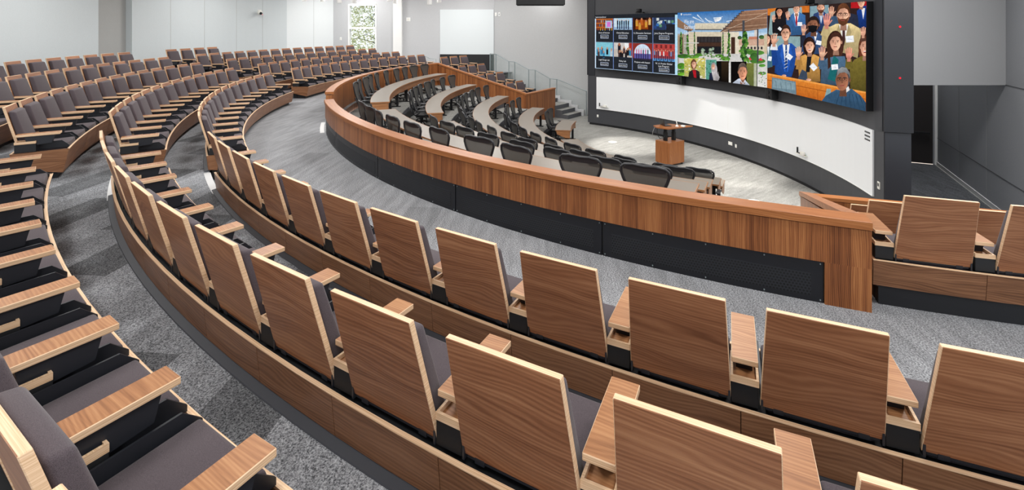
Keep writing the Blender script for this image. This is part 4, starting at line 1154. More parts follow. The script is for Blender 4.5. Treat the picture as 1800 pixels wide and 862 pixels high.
# --- left display: tiles of a web page
t, w = display('left video screen showing a dark web page of eight photo tiles', (-6.25, -2.589), (-2.177, -1.127))
P = Pic(w, SHT); m = Map(P, 95, 993, 159, 135, 742, 815, 1.162)
X = lambda x: m.q(x, 300)[0]
P.poly([(0, 0), (1, 0), (1, 1), (0, 1)], (38, 41, 47))
U = lambda x0, v0, x1, v1, c: P.poly([(X(x0), 1 - v1), (X(x1), 1 - v1), (X(x1), 1 - v0), (X(x0), 1 - v0)], c)
U(95, .07, 106, 1, (206, 226, 246)); U(966, .03, 993, 1, (184, 224, 246)); U(95, .992, 993, 1, (190, 214, 240))
cols = [(107, 292), (303, 500), (508, 722), (732, 966)]
for x in (297, 504, 727): U(x - 3.5, .07, x + 3.5, 1, (110, 134, 190))
U(106, .497, 966, .507, (90, 96, 110))
rn = random.Random(5)
for r, (v0, v1) in enumerate(((.07, .276), (.508, .79))):
    for c, (x0, x1) in enumerate(cols):
        n = r * 4 + c
        bgc = [(120, 62, 36), (176, 212, 234), (62, 30, 20), (46, 60, 92), (120, 190, 214), (196, 186, 178), (140, 52, 44), (186, 70, 66)][n]
        U(x0, v0, x1, v1, bgc)
        wd = x1 - x0; hh = v1 - v0
        def pp(a, b, a2, b2, col): U(x0 + wd * a, v0 + hh * b, x0 + wd * a2, v0 + hh * b2, col)
        def person(a, b, s, col, head=(214, 160, 130), legs=(40, 44, 70)):
            pp(a - .035 * s, b + .12 * s, a + .035 * s, min(1, b + .45 * s), col); pp(a - .03 * s, min(1, b + .45 * s), a + .03 * s, min(1, b + .85 * s), legs); pp(a - .02 * s, b, a + .02 * s, b + .12 * s, head)
        if n == 0:
            for k in range(3): pp(0, .02 + .36 * k, 1, .10 + .36 * k, (196, 108, 48))
            for k in range(22): pp(.02 + k * .045, .14 + .36 * (k % 3), .05 + k * .045, .36 + .36 * (k % 3), rn.choice([(70, 130, 170), (200, 210, 214), (160, 60, 50), (214, 180, 60), (60, 70, 110)]))
            pp(.55, .2, .95, .85, (176, 196, 220)); pp(.64, .3, .86, .75, (214, 120, 206)); pp(.36, 0, .42, 1, (190, 104, 50))
        elif n == 1:
            pp(0, .75, 1, 1, (150, 178, 206)); pp(0, 0, .2, .75, (206, 224, 236))
            for k in range(6): person(.2 + k * .12, .08 + .05 * (k % 2), 1.0, rn.choice([(40, 52, 84), (24, 30, 48), (60, 84, 130), (34, 34, 40)]))
        elif n == 2:
            for k in range(9): pp(rn.random() * .8, rn.random() * .7, rn.random() * .3 + .5, rn.random() * .2 + .75, rn.choice([(30, 18, 16), (150, 70, 24), (60, 30, 20)]))
            for a, b in ((.15, .2), (.4, .12), (.62, .3), (.8, .1), (.3, .5)): pp(a, b, a + .12, b + .5, rn.choice([(206, 150, 60), (190, 96, 40), (220, 180, 110)])); pp(a + .02, b - .1, a + .09, b + .05, (196, 130, 96))
        elif n == 3:
            for k in range(16): a = rn.random() * .9; b = rn.random() * .7; pp(a, b, a + .12, b + .22, rn.choice([(40, 70, 130), (24, 30, 46), (160, 190, 190), (60, 110, 180), (206, 210, 206), (90, 140, 110)]))
            pp(.6, .55, 1, 1, (38, 38, 44))
        elif n in (4, 5):
            pp(0, 0, 1, .4, (130, 196, 212) if n == 4 else (206, 200, 196))
            if n == 5: pp(.6, 0, .8, .6, (238, 240, 240)); pp(.84, 0, 1, .8, (170, 52, 44)); pp(.22, .12, .38, .7, (34, 34, 44)); pp(.25, .02, .35, .2, (176, 110, 80))
            for k in range(10): a = rn.random() * .88; b = .3 + rn.random() * .35; pp(a, b, a + .12, b + .38, rn.choice([(30, 36, 54), (60, 130, 170), (34, 30, 34), (190, 200, 210), (80, 60, 60)])); pp(a + .03, b - .1, a + .09, b + .06, (196, 142, 112))
            pp(0, .9, 1, 1, (40, 44, 54))
        elif n == 6:
            P.poly([(X(x0 + wd * (.5 + .42 * cos(rad(a)))), 1 - (v0 + hh * (.62 - .58 * sin(rad(a))))) for a in range(0, 181, 12)], (206, 222, 240)); pp(0, .9, 1, 1, (50, 40, 60)); pp(.08, .62, .92, .92, (96, 88, 160))
            for k in range(6): person(.2 + k * .115, .3, .75, rn.choice([(60, 110, 200), (40, 40, 60), (206, 96, 140), (30, 34, 60)]))
        else:
            pp(0, .85, 1, 1, (96, 156, 214)); pp(0, .3, 1, .45, (170, 60, 58))
            for k in range(4): pp(.1 + .22 * k, .05, .2 + .22 * k, .25, (120, 44, 44))
            for k in range(11): person(.06 + k * .085, .32 + .04 * (k % 2), .75, rn.choice([(90, 190, 220), (206, 60, 60), (60, 70, 90), (70, 150, 200), (220, 220, 220)]))
        # outlined button
        xc = (x0 + x1) / 2; bv = (.37, .437) if r == 0 else ((.877, .94) if c < 3 else (.905, .965)); hw = wd * .235
        U(xc - hw, bv[0], xc + hw, bv[1], (176, 186, 206)); U(xc - hw + 4, bv[0] + .009, xc + hw - 4, bv[1] - .009, (40, 43, 50))
finish(P, t)
it = [('StanfordLawSchool', .012, .945, .036, 'LEFT', .9)]
names = [['Areas of Interest', 'Clinical Education', '1L Discussion Seminars', 'Joint Degree Programs'], ['Legal Design Lab', 'Policy Lab', 'Projects with Impact', 'W. A. Franke Global']]
for r in range(2):
    for c in range(4):
        u = (X(cols[c][0]) + X(cols[c][1])) / 2; v = .655 if r == 0 else .155
        it.append((names[r][c], u, v, .040, 'CENTER', .95))
        if r == 1 and c == 3: it.append(('Law Program', u, .112, .040, 'CENTER', .95))
        it.append(('LEARN MORE', u, (.585 if r == 0 else (.08 if c < 3 else .053)), .026, 'CENTER', 1.0))
o = text_mesh(it, w, SHT, 'lettering', M['txt'], t, .022); o.rotation_euler = (rad(90), 0, 0)

# --- centre display: courtyard with three portraits
t, w = display('middle video screen showing a sunny courtyard building and three portraits', (-2.173, -1.127), (2.173, -1.127))
P = Pic(w, SHT); m = Map(P, 5, 806, 112, 75, 670, 785, 1.268); rn = random.Random(9)
m.vgrad(5, 60, 806, 330, (44, 110, 178), (176, 208, 232)); m.rect(5, 300, 806, 800, (172, 166, 154))
for a in ((140, 150, 250, 200), (180, 130, 240, 190), (250, 160, 300, 205), (325, 160, 400, 150), (330, 175, 410, 145), (340, 195, 380, 150), (270, 180, 330, 200), (440, 190, 500, 180)):
    m.line(*a, 10, (214, 228, 242), 3)
m.ell(365, 172, 34, 16, (240, 244, 250), 14, -25)
# building
m.vgrad(160, 205, 560, 262, (222, 212, 190), (206, 196, 172)); m.rect(160, 258, 400, 268, (96, 100, 104)); m.rect(100, 283, 555, 500, (214, 202, 178))
m.poly([(455, 285), (552, 285), (552, 540), (470, 540)], (226, 216, 194)); m.rect(482, 330, 518, 480, (70, 46, 36))
for k in range(9): m.line(105, 300 + k * 22, 178, 300 + k * 22, 1.6, (176, 164, 142)); m.line(395, 300 + k * 22, 455, 300 + k * 22, 1.6, (176, 164, 142))
for k in range(12): m.line(200 + k * 28, 208, 200 + k * 28, 258, 1.2, (190, 178, 156))
m.rect(178, 325, 395, 482, (38, 34, 34)); m.rect(178, 378, 395, 412, (72, 50, 40))
for k in range(7): m.rect(182 + k * 31, 332, 208 + k * 31, 374, (56, 52, 54)); m.rect(182 + k * 31, 420, 208 + k * 31, 478, (30, 32, 36))
m.poly([(5, 320), (60, 300), (60, 480), (5, 490)], (160, 142, 116)); m.rect(24, 330, 50, 480, (40, 34, 30))
# right hand roofs and far building
m.rect(552, 290, 800, 350, (196, 218, 236)); m.rect(552, 345, 780, 408, (206, 168, 146)); m.rect(552, 405, 780, 470, (222, 206, 182)); m.rect(690, 265, 714, 330, (214, 204, 196)); m.rect(640, 325, 714, 350, (196, 130, 104))
for k in range(7): m.rect(566 + k * 30, 416, 584 + k * 30, 440, (60, 58, 60))
m.ell(560, 335, 20, 16, (60, 90, 50)); m.ell(756, 330, 26, 18, (70, 104, 56)); m.poly([(776, 310), (806, 300), (806, 620), (784, 610)], (206, 190, 160))
m.vgrad(20, 480, 806, 800, (206, 204, 200), (226, 224, 220))
for x, y, rx, ry, c in ((60, 500, 60, 20, (60, 110, 40)), (150, 505, 50, 16, (92, 150, 50)), (200, 488, 40, 14, (80, 130, 50)), (380, 498, 40, 16, (86, 140, 50)), (430, 522, 40, 20, (96, 150, 56)), (620, 455, 70, 22, (96, 150, 60)), (700, 470, 80, 24, (80, 130, 56)), (40, 590, 40, 30, (80, 140, 40)), (60, 640, 60, 20, (60, 110, 36)), (40, 660, 40, 16, (110, 170, 50)), (720, 545, 70, 24, (74, 120, 48)), (760, 585, 30, 14, (90, 150, 60)), (760, 655, 36, 16, (96, 150, 60)), (690, 510, 40, 40, (66, 112, 50)), (320, 505, 22, 10, (120, 160, 110))): m.ell(x, y, rx, ry, c, 16)
for x in (240, 308):
    for k in range(10): m.ell(x + rn.uniform(-16, 16), 455 + rn.uniform(-30, 30), 12, 11, rn.choice([(140, 160, 140), (112, 140, 110), (170, 184, 160)]), 8)
    m.line(x, 460, x, 520, 4, (120, 110, 96))
for k in range(60): m.ell(rn.uniform(8, 440), rn.uniform(480, 690), 9, 5, rn.choice([(70, 120, 40), (110, 160, 60), (226, 224, 218), (150, 146, 140), (60, 62, 60)]), 7)
for k in range(26): m.ell(rn.uniform(730, 800), rn.uniform(630, 770), 6, 4, rn.choice([(70, 74, 110), (206, 96, 110), (230, 228, 224), (80, 120, 60)]), 7)
for x, y in ((650, 522), (748, 527)): m.poly([(x - 22, y + 12), (x + 20, y + 14), (x, y - 14)], (224, 60, 84))
# pergola: louvred roof and posts with climbers
m.poly([(385, 285), (585, 95), (806, 78), (806, 248), (640, 275)], (150, 112, 88))
for k in range(16): m.line(395 + k * 12, 280 - k * 11, 806, 245 - k * 10, 3.0, rn.choice([(110, 80, 64), (190, 160, 136), (96, 72, 58)]))
for k in range(9): m.rect(410 + k * 20, 246 - k * 19, 440 + k * 20, 254 - k * 19, (60, 62, 76))
m.line(390, 285, 585, 98, 7, (96, 76, 66)); m.line(390, 287, 806, 110, 3, (206, 186, 166))
m.poly([(5, 160), (150, 265), (110, 280), (5, 240)], (150, 116, 90))
for k in range(5): m.line(5, 175 + k * 16, 130, 270 + k * 2, 2.5, (112, 86, 70))
for x, wv, y0 in ((100, 9, 262), (158, 8, 280), (412, 8, 286), (462, 10, 262), (595, 20, 180), (722, 13, 256)): m.line(x, y0, x, 560 if x > 430 else 500, wv, (74, 76, 82))
for x, y0, y1, s in ((96, 320, 500, 14), (158, 300, 480, 8), (412, 310, 480, 8), (465, 300, 545, 16), (610, 290, 550, 34), (40, 290, 470, 10)):
    for k in range(38): m.ell(x + rn.uniform(-s, s) * (.4 + .6 * k / 38), y0 + (y1 - y0) * k / 38, s * .42, s * .4 + 4, rn.choice([(52, 96, 40), (80, 130, 54), (104, 152, 64), (40, 76, 34)]), 8)
# portraits
m.vgrad(68, 520, 255, 700, (206, 196, 104), (180, 178, 110))
for k in range(70): m.ell(rn.uniform(72, 250), rn.uniform(525, 690), 8, 7, rn.choice([(226, 206, 90), (190, 190, 90), (230, 226, 196), (150, 160, 80), (240, 236, 214)]), 7)
m.poly([(106, 690), (112, 640), (140, 622), (175, 622), (205, 640), (210, 702)], (40, 36, 36)); m.poly([(142, 625), (156, 692), (178, 696), (172, 625)], (176, 30, 40)); face(m, 155, 570, 18, 34, SKIN, (110, 70, 50), smile=True, longhair=1.25)
m.rect(263, 532, 356, 722, (92, 156, 140)); m.rect(356, 545, 466, 742, (18, 16, 14)); m.vgrad(400, 550, 466, 742, (52, 40, 26), (20, 16, 14))
for k in range(30): m.ell(rn.uniform(266, 350), rn.uniform(540, 690), 8, 7, rn.choice([(70, 140, 120), (120, 180, 160), (60, 120, 96)]), 7)
m.poly([(290, 712), (296, 650), (350, 640), (380, 690), (360, 725)], (36, 42, 64)); m.ell(335, 612, 28, 56, (176, 170, 172), 20, -8); m.poly([(312, 640), (360, 640), (386, 690), (372, 722), (330, 716)], (190, 184, 186))
m.ell(327, 596, 15, 25, SKIN, 18); m.line(320, 608, 334, 608, 4, (240, 236, 232)); m.line(318, 590, 324, 590, 3, (50, 36, 32)); m.line(330, 590, 337, 590, 3, (50, 36, 32))
for k in range(5): m.line(345 + 7 * k, 640, 352 + 7 * k, 712, 2, (150, 144, 148))
m.rect(485, 550, 625, 760, (16, 14, 14)); m.vgrad(625, 562, 690, 770, (120, 126, 60), (96, 104, 56)); m.rect(690, 565, 715, 772, (182, 186, 160)); m.rect(715, 565, 722, 775, (60, 60, 56))
m.poly([(500, 745), (548, 705), (560, 700), (612, 715), (655, 762)], (196, 204, 220)); face(m, 590, 640, 38, 74, SK2, (86, 74, 66), hairgrey=(96, 84, 76), smile=False); m.line(566, 708, 590, 745, 6, (226, 230, 240)); m.line(615, 712, 596, 748, 6, (226, 230, 240))
# small crest and rule lines
m.poly([(38, 118), (50, 118), (50, 132), (44, 140), (38, 132)], (226, 234, 242)); m.rect(66, 378, 200, 386, (206, 206, 200)); m.rect(66, 406, 116, 412, (196, 196, 190))
finish(P, t)
it = [('StanfordLawSchool', m.q(60, 134)[0], m.q(60, 134)[1], .030, 'LEFT', .8)]
for i, s in enumerate(('We are', 'Stanford', 'Law')):
    q = m.q(66, 208 + i * 49); it.append((s, q[0], q[1], .092, 'LEFT', .8))
o = text_mesh(it, w, SHT, 'lettering', M['txt'], t, .022); o.rotation_euler = (rad(90), 0, 0)

# --- right display: rows of people with a hand raised
t, w = display('right video screen showing rows of seated people with hands raised', (2.177, -1.127), (6.25, -2.589))
P = Pic(w, SHT); m = Map(P, 38, 752, 62, 10, 632, 803, 1.39)
m.rect(38, 0, 752, 810, (52, 36, 34)); m.rect(38, 0, 120, 110, (214, 122, 44)); m.rect(260, 0, 340, 90, (206, 112, 40)); m.rect(640, 0, 752, 60, (180, 30, 36))
TEAL = (140, 168, 170)
m.poly([(44, 250), (60, 90), (110, 70), (112, 250)], TEAL); m.poly([(180, 120), (190, 60), (285, 50), (290, 130)], (150, 176, 182)); m.poly([(345, 220), (345, 45), (480, 35), (480, 200)], (132, 162, 172)); m.poly([(70, 360), (80, 258), (275, 262), (275, 400)], TEAL)
# back row
m.poly([(75, 240), (84, 120), (110, 95), (160, 95), (180, 150), (180, 240)], (30, 28, 32)); face(m, 124, 84, 20, 34, SK2, (26, 20, 22), smile=True, longhair=1.4); hand(m, 82, 130, 52, SKIN, (30, 28, 32), 0, (90, 230)); tagq(m, 128, 207, 13, 40)
suit(m, [(192, 256), (204, 110), (235, 88), (270, 88), (312, 110), (316, 250)], (58, 100, 150), 248, 92, 190, tie=(190, 30, 44), spread=20); face(m, 248, 62, 22, 36, SKIN, (80, 50, 38)); hand(m, 184, 110, 62, SKIN, (58, 100, 150), 0, (200, 240)); tagq(m, 272, 173, 17, 0)
suit(m, [(350, 220), (372, 100), (405, 86), (450, 86), (486, 120), (480, 230)], (44, 62, 104), 426, 90, 170, shirt=(200, 214, 232), spread=18); face(m, 424, 56, 26, 38, SKIN, (96, 60, 44), beard=True)
suit(m, [(690, 200), (684, 80), (715, 50), (752, 40), (752, 200)], (28, 56, 122), 730, 60, 140, spread=14); face(m, 716, 18, 24, 34, SKIN, (80, 40, 34))
hand(m, 500, 86, 84, SKIN, (60, 76, 96), 0, (520, 190)); m.poly([(486, 200), (500, 120), (560, 110), (560, 200)], (62, 84, 110))
m.poly([(600, 180), (640, 96), (690, 110), (700, 200)], (44, 48, 66))
suit(m, [(282, 385), (296, 270), (340, 232), (400, 225), (440, 262), (444, 390)], (52, 76, 116), 385, 236, 300, spread=16); face(m, 372, 178, 40, 56, SK3, (42, 32, 30), mask=True, turn=-.15); hand(m, 300, 212, 76, SKIN, (40, 44, 60), 0, (300, 330)); tagq(m, 410, 308, 19, 12)
suit(m, [(436, 330), (466, 205), (535, 172), (640, 168), (706, 205), (716, 240), (690, 420), (600, 385), (470, 350)], (196, 176, 128), 590, 178, 330, shirt=(238, 234, 226), tie=(70, 44, 44), spread=34, lap=.9); m.line(450, 330, 452, 215, 44, (186, 166, 118), 34)
face(m, 588, 106, 44, 76, SKIN, (96, 58, 38), glasses=True, beard=True, turn=-.08); hand(m, 468, 150, 108, (232, 150, 130), (196, 176, 128), .1, (455, 260)); tagq(m, 634, 282, 29, -5)
# front row
suit(m, [(38, 490), (38, 340), (72, 330), (76, 480)], (70, 110, 126), 46, 335, 400, spread=8); face(m, 40, 280, 18, 36, SKIN, (60, 44, 40)); tagq(m, 57, 422, 16, -80)
suit(m, [(92, 525), (98, 380), (120, 330), (165, 308), (215, 312), (250, 345), (240, 470), (215, 552), (150, 556)], (36, 78, 156), 175, 318, 515, tie=(34, 64, 120), spread=26); m.line(98, 470, 84, 352, 46, (30, 66, 138), 34)
for k in range(6): m.line(160, 372 + k * 24, 186, 358 + k * 24, 4, (206, 214, 226))
face(m, 174, 238, 31, 56, SKIN, (58, 38, 30), glasses=True, turn=-.12); hand(m, 87, 285, 94, SKIN, (232, 234, 240), 0, (86, 360)); tagq(m, 197, 408, 22, 38); m.ell(160, 545, 16, 9, SKIN)
m.poly([(270, 585), (262, 470), (280, 405), (330, 385), (380, 392), (416, 410), (422, 590), (340, 592)], (190, 140, 74)); m.poly([(328, 390), (318, 520), (345, 520), (362, 392)], (30, 30, 34)); m.line(262, 500, 268, 440, 36, (176, 128, 66), 26)
face(m, 346, 330, 31, 52, SKIN, (44, 28, 24), smile=True, longhair=1.25); hand(m, 264, 380, 92, SKIN, (176, 128, 66), 0, (266, 470)); tagq(m, 373, 483, 24, 48); m.poly([(258, 575), (290, 500), (326, 520), (330, 580)], (62, 74, 92)); m.ell(338, 575, 18, 10, SKIN)
m.ell(530, 330, 62, 108, (70, 42, 32), 20); m.poly([(424, 600), (432, 470), (470, 420), (520, 408), (600, 405), (612, 480), (604, 620), (500, 612)], (76, 104, 130)); m.poly([(520, 400), (476, 570), (530, 590), (556, 430)], (30, 104, 108)); m.line(432, 500, 438, 440, 40, (70, 96, 122), 30)
face(m, 536, 302, 40, 64, SKIN, (66, 40, 32), longhair=1.35, turn=-.1); m.poly([(488, 330), (500, 480), (478, 500), (474, 380)], (66, 40, 32)); hand(m, 436, 380, 100, SKIN, (70, 96, 122), 0, (436, 480)); tagq(m, 527, 483, 24, -6)
m.ell(742, 350, 44, 100, (110, 60, 40), 18); m.poly([(640, 640), (636, 480), (668, 430), (720, 405), (752, 400), (752, 665)], (110, 98, 44)); face(m, 746, 335, 34, 70, SKIN, (110, 60, 40), smile=True)
hand(m, 629, 390, 100, (232, 150, 130), (110, 98, 44), 0, (632, 500)); hand(m, 732, 232, 80, SKIN, (90, 60, 50), 0, (736, 300))
# wooden rail, leather chair back and robed man in front
m.poly([(38, 640), (38, 528), (752, 664), (752, 810)], [(196, 104, 36), (226, 136, 52), (222, 132, 50), (190, 98, 34)]); m.line(38, 532, 752, 668, 12, (240, 160, 76)); m.line(38, 575, 752, 715, 4, (150, 76, 26)); m.line(250, 620, 250, 690, 3, (150, 76, 26)); m.line(405, 645, 405, 735, 3, (150, 76, 26))
m.poly([(72, 640), (74, 556), (245, 588), (250, 682)], (110, 134, 146)); m.poly([(80, 630), (82, 566), (238, 596), (242, 650)], (132, 156, 166))
for k in range(4): m.line(100 + 36 * k, 580 + 6 * k, 108 + 36 * k, 640 + 8 * k, 3, (96, 120, 132))
m.poly([(455, 700), (470, 640), (500, 640), (500, 700)], TEAL); m.poly([(434, 728), (462, 690), (540, 645), (590, 655), (650, 640), (716, 690), (752, 740), (752, 812), (600, 775)], (54, 84, 112))
for k in range(7): m.line(560 + 24 * k, 680, 540 + 34 * k, 790, 5, (40, 66, 92))
m.poly([(560, 640), (580, 690), (636, 650), (628, 622)], (232, 230, 228)); face(m, 588, 572, 48, 82, SK3, (70, 70, 72), glasses=True, hairgrey=(132, 134, 136), turn=-.14)
finish(P, t)

# camera pods at the screen joints, cameras on top of the screens
for sg, lab in ((-1, 'black camera pod hanging at the joint of the left and middle screens'), (1, 'black camera pod hanging at the joint of the middle and right screens')):
    tt_ = thing('camera_pod', lab, 'camera', (sg * 2.175, -1.02, .36), rad(-10 * sg), 'camera pods below the screens')
    bm = bmesh.new(); box(bm, (-.14, -.06, 0), (.14, .18, .36), .02, 2); obj('body', bm, M['black'], tt_)
    for z in (.08, .24):
        bm = bmesh.new(); prism(bm, [(.055 * cos(2 * pi * i / 14), z + .055 * sin(2 * pi * i / 14)) for i in range(14)], 1, -.085, -.058); obj('lens', bm, M['laptop'], tt_)
for x, lab in ((-4.05, 'small black camera above the left screen'), (4.1, 'small black camera above the right screen')):
    y = -1.127 - (abs(x) - 2.175) / 4.075 * 1.46
    tt_ = thing('camera', lab, 'camera', (x, y + .15, 3.26 if x < 0 else 3.24), rad(20 if x < 0 else -20), 'cameras above the screens')
    bm = bmesh.new(); box(bm, (-.2, -.02, .0), (.2, .10, .05), .008); obj('bracket', bm, M['black'], tt_)
    bm = bmesh.new(); box(bm, (-.09, -.12, .05), (.09, .08, .19), .02, 2); obj('body', bm, M['black'], tt_)
    bm = bmesh.new(); prism(bm, [(.05 * cos(2 * pi * i / 14), .12 + .05 * sin(2 * pi * i / 14)) for i in range(14)], 1, -.15, -.12); obj('lens', bm, M['laptop'], tt_)

# ------------------------------------------------------------------ lectern, sit-stand top, laptop
LR = rad(14); lc = Vector((.235, -3.33))
t = thing('lectern', 'walnut lectern cabinet on black casters at the centre of the stage', 'lectern', (lc.x, lc.y, STAGE_Z), LR)
bm = bmesh.new(); box(bm, (-.29, -.38, .07), (.29, .38, .80), .003, 1); uvbox(bm, 2); obj('cabinet', bm, M['walnut_cap'], t)
bm = bmesh.new(); box(bm, (-.27, -.38, .095), (.27, -.384, .78)); uvbox(bm, 2); obj('door', bm, M['walnut_cap'], t)
for x in (-.24, .24):
    for y in (-.32, .32):
        bm = bmesh.new(); prism(bm, [(y + .035 * cos(2 * pi * i / 12), .036 + .035 * sin(2 * pi * i / 12)) for i in range(12)], 0, x - .015, x + .015); box(bm, (x - .02, y - .02, .05), (x + .02, y + .02, .075)); obj('caster', bm, M['black'], t)
for x, y in ((-.02, -.20), (.06, .12)):
    bm = bmesh.new(); box(bm, (x - .06, y - .045, .80), (x + .06, y + .045, 1.08), .004); box(bm, (x - .048, y - .035, 1.08), (x + .048, y + .035, 1.235), .003); obj('lift_column', bm, M['black'], t)
bm = bmesh.new(); box(bm, (-.10, -.34, 1.225), (.14, .30, 1.25)); obj('top_bracket', bm, M['black'], t)
bm = bmesh.new(); prism(bm, [(-.36, -.40), (-.10, -.56), (.30, -.42), (.36, .10), (.42, .66), (.20, .48), (-.24, .28)], 2, 1.25, 1.285); uvbox(bm, 1); o = obj('desk_top', bm, M['walnut_cap'], t)
lp = thing('laptop', 'open black laptop standing on the lectern top', 'laptop', (lc.x - .08, lc.y - .10, STAGE_Z + 1.287), LR + rad(158))
bm = bmesh.new(); box(bm, (-.17, -.12, 0), (.17, .12, .016), .003); obj('keyboard_base', bm, M['laptop'], lp)
bm = bmesh.new(); hexa(bm, [(-.17, .115, .014), (.17, .115, .014), (.17, .125, .014), (-.17, .125, .014), (-.17, .17, .24), (.17, .17, .24), (.17, .18, .24), (-.17, .18, .24)]); obj('lid', bm, M['laptop'], lp)
mt = thing('microphone', 'small white gooseneck microphone base beside the laptop', 'microphone', (lc.x + .22, lc.y + .12, STAGE_Z + 1.287), 0)
bm = bmesh.new(); lathe(bm, [(.05, 0), (.055, .02), (.03, .05), (.012, .06)], 14); obj('base', bm, M['cream'], mt)
bm = bmesh.new(); tube(bm, [(0, 0, .05), (-.01, 0, .12), (-.05, .01, .17)], .012, 6); obj('neck', bm, M['cream'], mt)
bx = thing('document_box', 'small white box lying on the lectern top next to the microphone', 'box', (lc.x + .30, lc.y + .30, STAGE_Z + 1.287), .4)
bm = bmesh.new(); box(bm, (-.06, -.05, 0), (.06, .05, .05), .008, 2); obj('body', bm, M['cream'], bx)
bm = bmesh.new(); Lz = STAGE_Z
tube(bm, [(lc.x - .28, lc.y - .38, Lz + 1.25), (lc.x - .36, lc.y - .42, Lz + 1.05), (lc.x - .42, lc.y - .40, Lz + .88), (lc.x - .22, lc.y - .30, Lz + .83), (lc.x - .05, lc.y - .26, Lz + .84)], .009, 6)
tag(obj('cable', bm, M['cable']), 'grey cable looping down from the lectern top', 'cable')
bm = bmesh.new(); tube(bm, [(lc.x - .20, lc.y - .36, Lz + 1.24), (lc.x - .18, lc.y - .38, Lz + 1.0), (lc.x - .05, lc.y - .36, Lz + .86), (lc.x + .12, lc.y - .30, Lz + .95), (lc.x + .10, lc.y - .22, Lz + 1.2)], .011, 6)
tag(obj('cable', bm, M['black']), 'black cable hanging under the lectern top', 'cable')
for (x, y), lab in (((-3.12, -3.52), 'round white floor box lid on the stage floor left of the lectern'), ((3.98, -3.52), 'round white floor box lid on the stage floor near the right wing wall')):
    bm = bmesh.new(); lathe(bm, [(.17, 0), (.17, .008), (.155, .012)], 28, (x, y, STAGE_Z + .001)); tag(obj('floor_box', bm, M['cream'], None), lab, 'floor box', 'floor box lids')

# ------------------------------------------------------------------ things on the far walls and under the ceiling
def ray_pt(x, y, D):
    ax = rad(70.7); X_ = (x - 900) / F_PX * D
    return Vector((camo.location.x - D * sin(ax) + X_ * cos(ax), camo.location.y + D * cos(ax) + X_ * sin(ax), 2.628 - (y - 48.93) * D / F_PX))
p = pol(RW - .01, -39.5, 3.45)
t = thing('wall_camera', 'white camera on a bracket high on the pale curved back wall', 'camera', p, rad(-39.5))
bm = bmesh.new(); box(bm, (-.20, -.0, -.12), (.02, -.05, .14), .01); obj('wall_plate', bm, M['cream'], t)
bm = bmesh.new(); tube(bm, [(-.1, -.02, .0), (.05, .16, .0)], .03, 8); obj('arm', bm, M['cream'], t)
bm = bmesh.new(); bmesh.ops.create_uvsphere(bm, u_segments=14, v_segments=10, radius=.13, matrix=Matrix.Translation((.1, .2, -.02))); obj('head', bm, M['cream'], t, True)
bm = bmesh.new(); bmesh.ops.create_uvsphere(bm, u_segments=12, v_segments=8, radius=.075, matrix=Matrix.Translation((.12, .30, -.06))); obj('lens', bm, M['black'], t, True)
bm = bmesh.new(); bmesh.ops.create_uvsphere(bm, u_segments=6, v_segments=5, radius=.016, matrix=Matrix.Translation((.04, .33, -.13))); obj('status_light', bm, M['red_led'], t)
def wplate(s, z, w_, h_, label, name='wall_plate', cat='wall plate'):
    q = WA + WD * s; t = thing(name, label, cat, (q.x, q.y, z), atan2(WD.y, WD.x))
    sgn = 1 if WN.dot(Vector((-WD.y, WD.x))) > 0 else -1
    bm = bmesh.new(); y0, y1 = sorted((0, sgn * .02)); box(bm, (-w_ / 2, y0, -h_ / 2), (w_ / 2, y1, h_ / 2), .004); obj('cover_plate', bm, M['white'], t)
    y0, y1 = sorted((sgn * .02, sgn * .028)); bm = bmesh.new(); box(bm, (-w_ / 4, y0, -h_ / 4), (w_ / 4, y1, h_ / 4), .002); obj('insert', bm, M['cream'], t)
wplate(along(599), 1.95, .12, .19, 'small white switch plate on the wall left of the window')
wplate(along(718), 3.15, .26, .24, 'white square sensor box right of the white column', 'wall_sensor', 'sensor')
q = SB + ST * 6.55 + SN * .33
for k, (dx, lab) in enumerate(((0, 'small white wall plate above the top end of the stair railing, left one'), (.28, 'small white wall plate above the top end of the stair railing, right one'))):
    pq = q - ST * (dx + .05); t = thing('wall_plate', lab, 'wall plate', (pq.x, pq.y, 3.45), atan2(ST.y, ST.x), 'plates above the stair railing')
    bm = bmesh.new(); box(bm, (-.07, -.02, -.11), (.07, .02, .11), .004); obj('cover_plate', bm, M['white'], t)
    bm = bmesh.new(); box(bm, (-.03, -.026, -.05), (.03, .026, .05), .002); obj('insert', bm, M['steelgrey' if k else 'cream'], t)
pend = [(535, 2), (567, 2.5), (596.5, 5), (622.5, 6), (684, 2), (695, 6), (755, 8), (772, 4.5)]
for i, (x, y) in enumerate(pend):
    pt = ray_pt(x, y, 25.5 if i % 2 else 24)
    t = thing('pendant_light', 'white cylinder pendant light under the ceiling, %s from the left' % ORD[i], 'light', pt, 0, 'white cylinder pendant lights')
    bm = bmesh.new(); lathe(bm, [(.10, .0), (.115, .0), (.115, .75), (.10, .76)], 18); obj('housing', bm, M['white'], t, False)
    bm = bmesh.new(); tube(bm, [(0, 0, .75), (0, 0, ZC - pt.z)], .012, 6); obj('stem', bm, M['white'], t)
pt = ray_pt(950, 9, 20)
t = thing('screen_case', 'black projection screen case hanging under the ceiling', 'case', pt, rad(70.7))
bm = bmesh.new(); box(bm, (-1.0, -.15, 0), (1.0, .15, .42), .02); obj('body', bm, M['black'], t)
bm = bmesh.new(); box(bm, (-.96, -.02, -.03), (.96, .02, .0)); obj('slot_bar', bm, M['steel'], t)
for s in (-.8, .8): bm = bmesh.new(); tube(bm, [(s, 0, .42), (s, 0, ZC - pt.z)], .015, 6); obj('hanger', bm, M['black'], t)

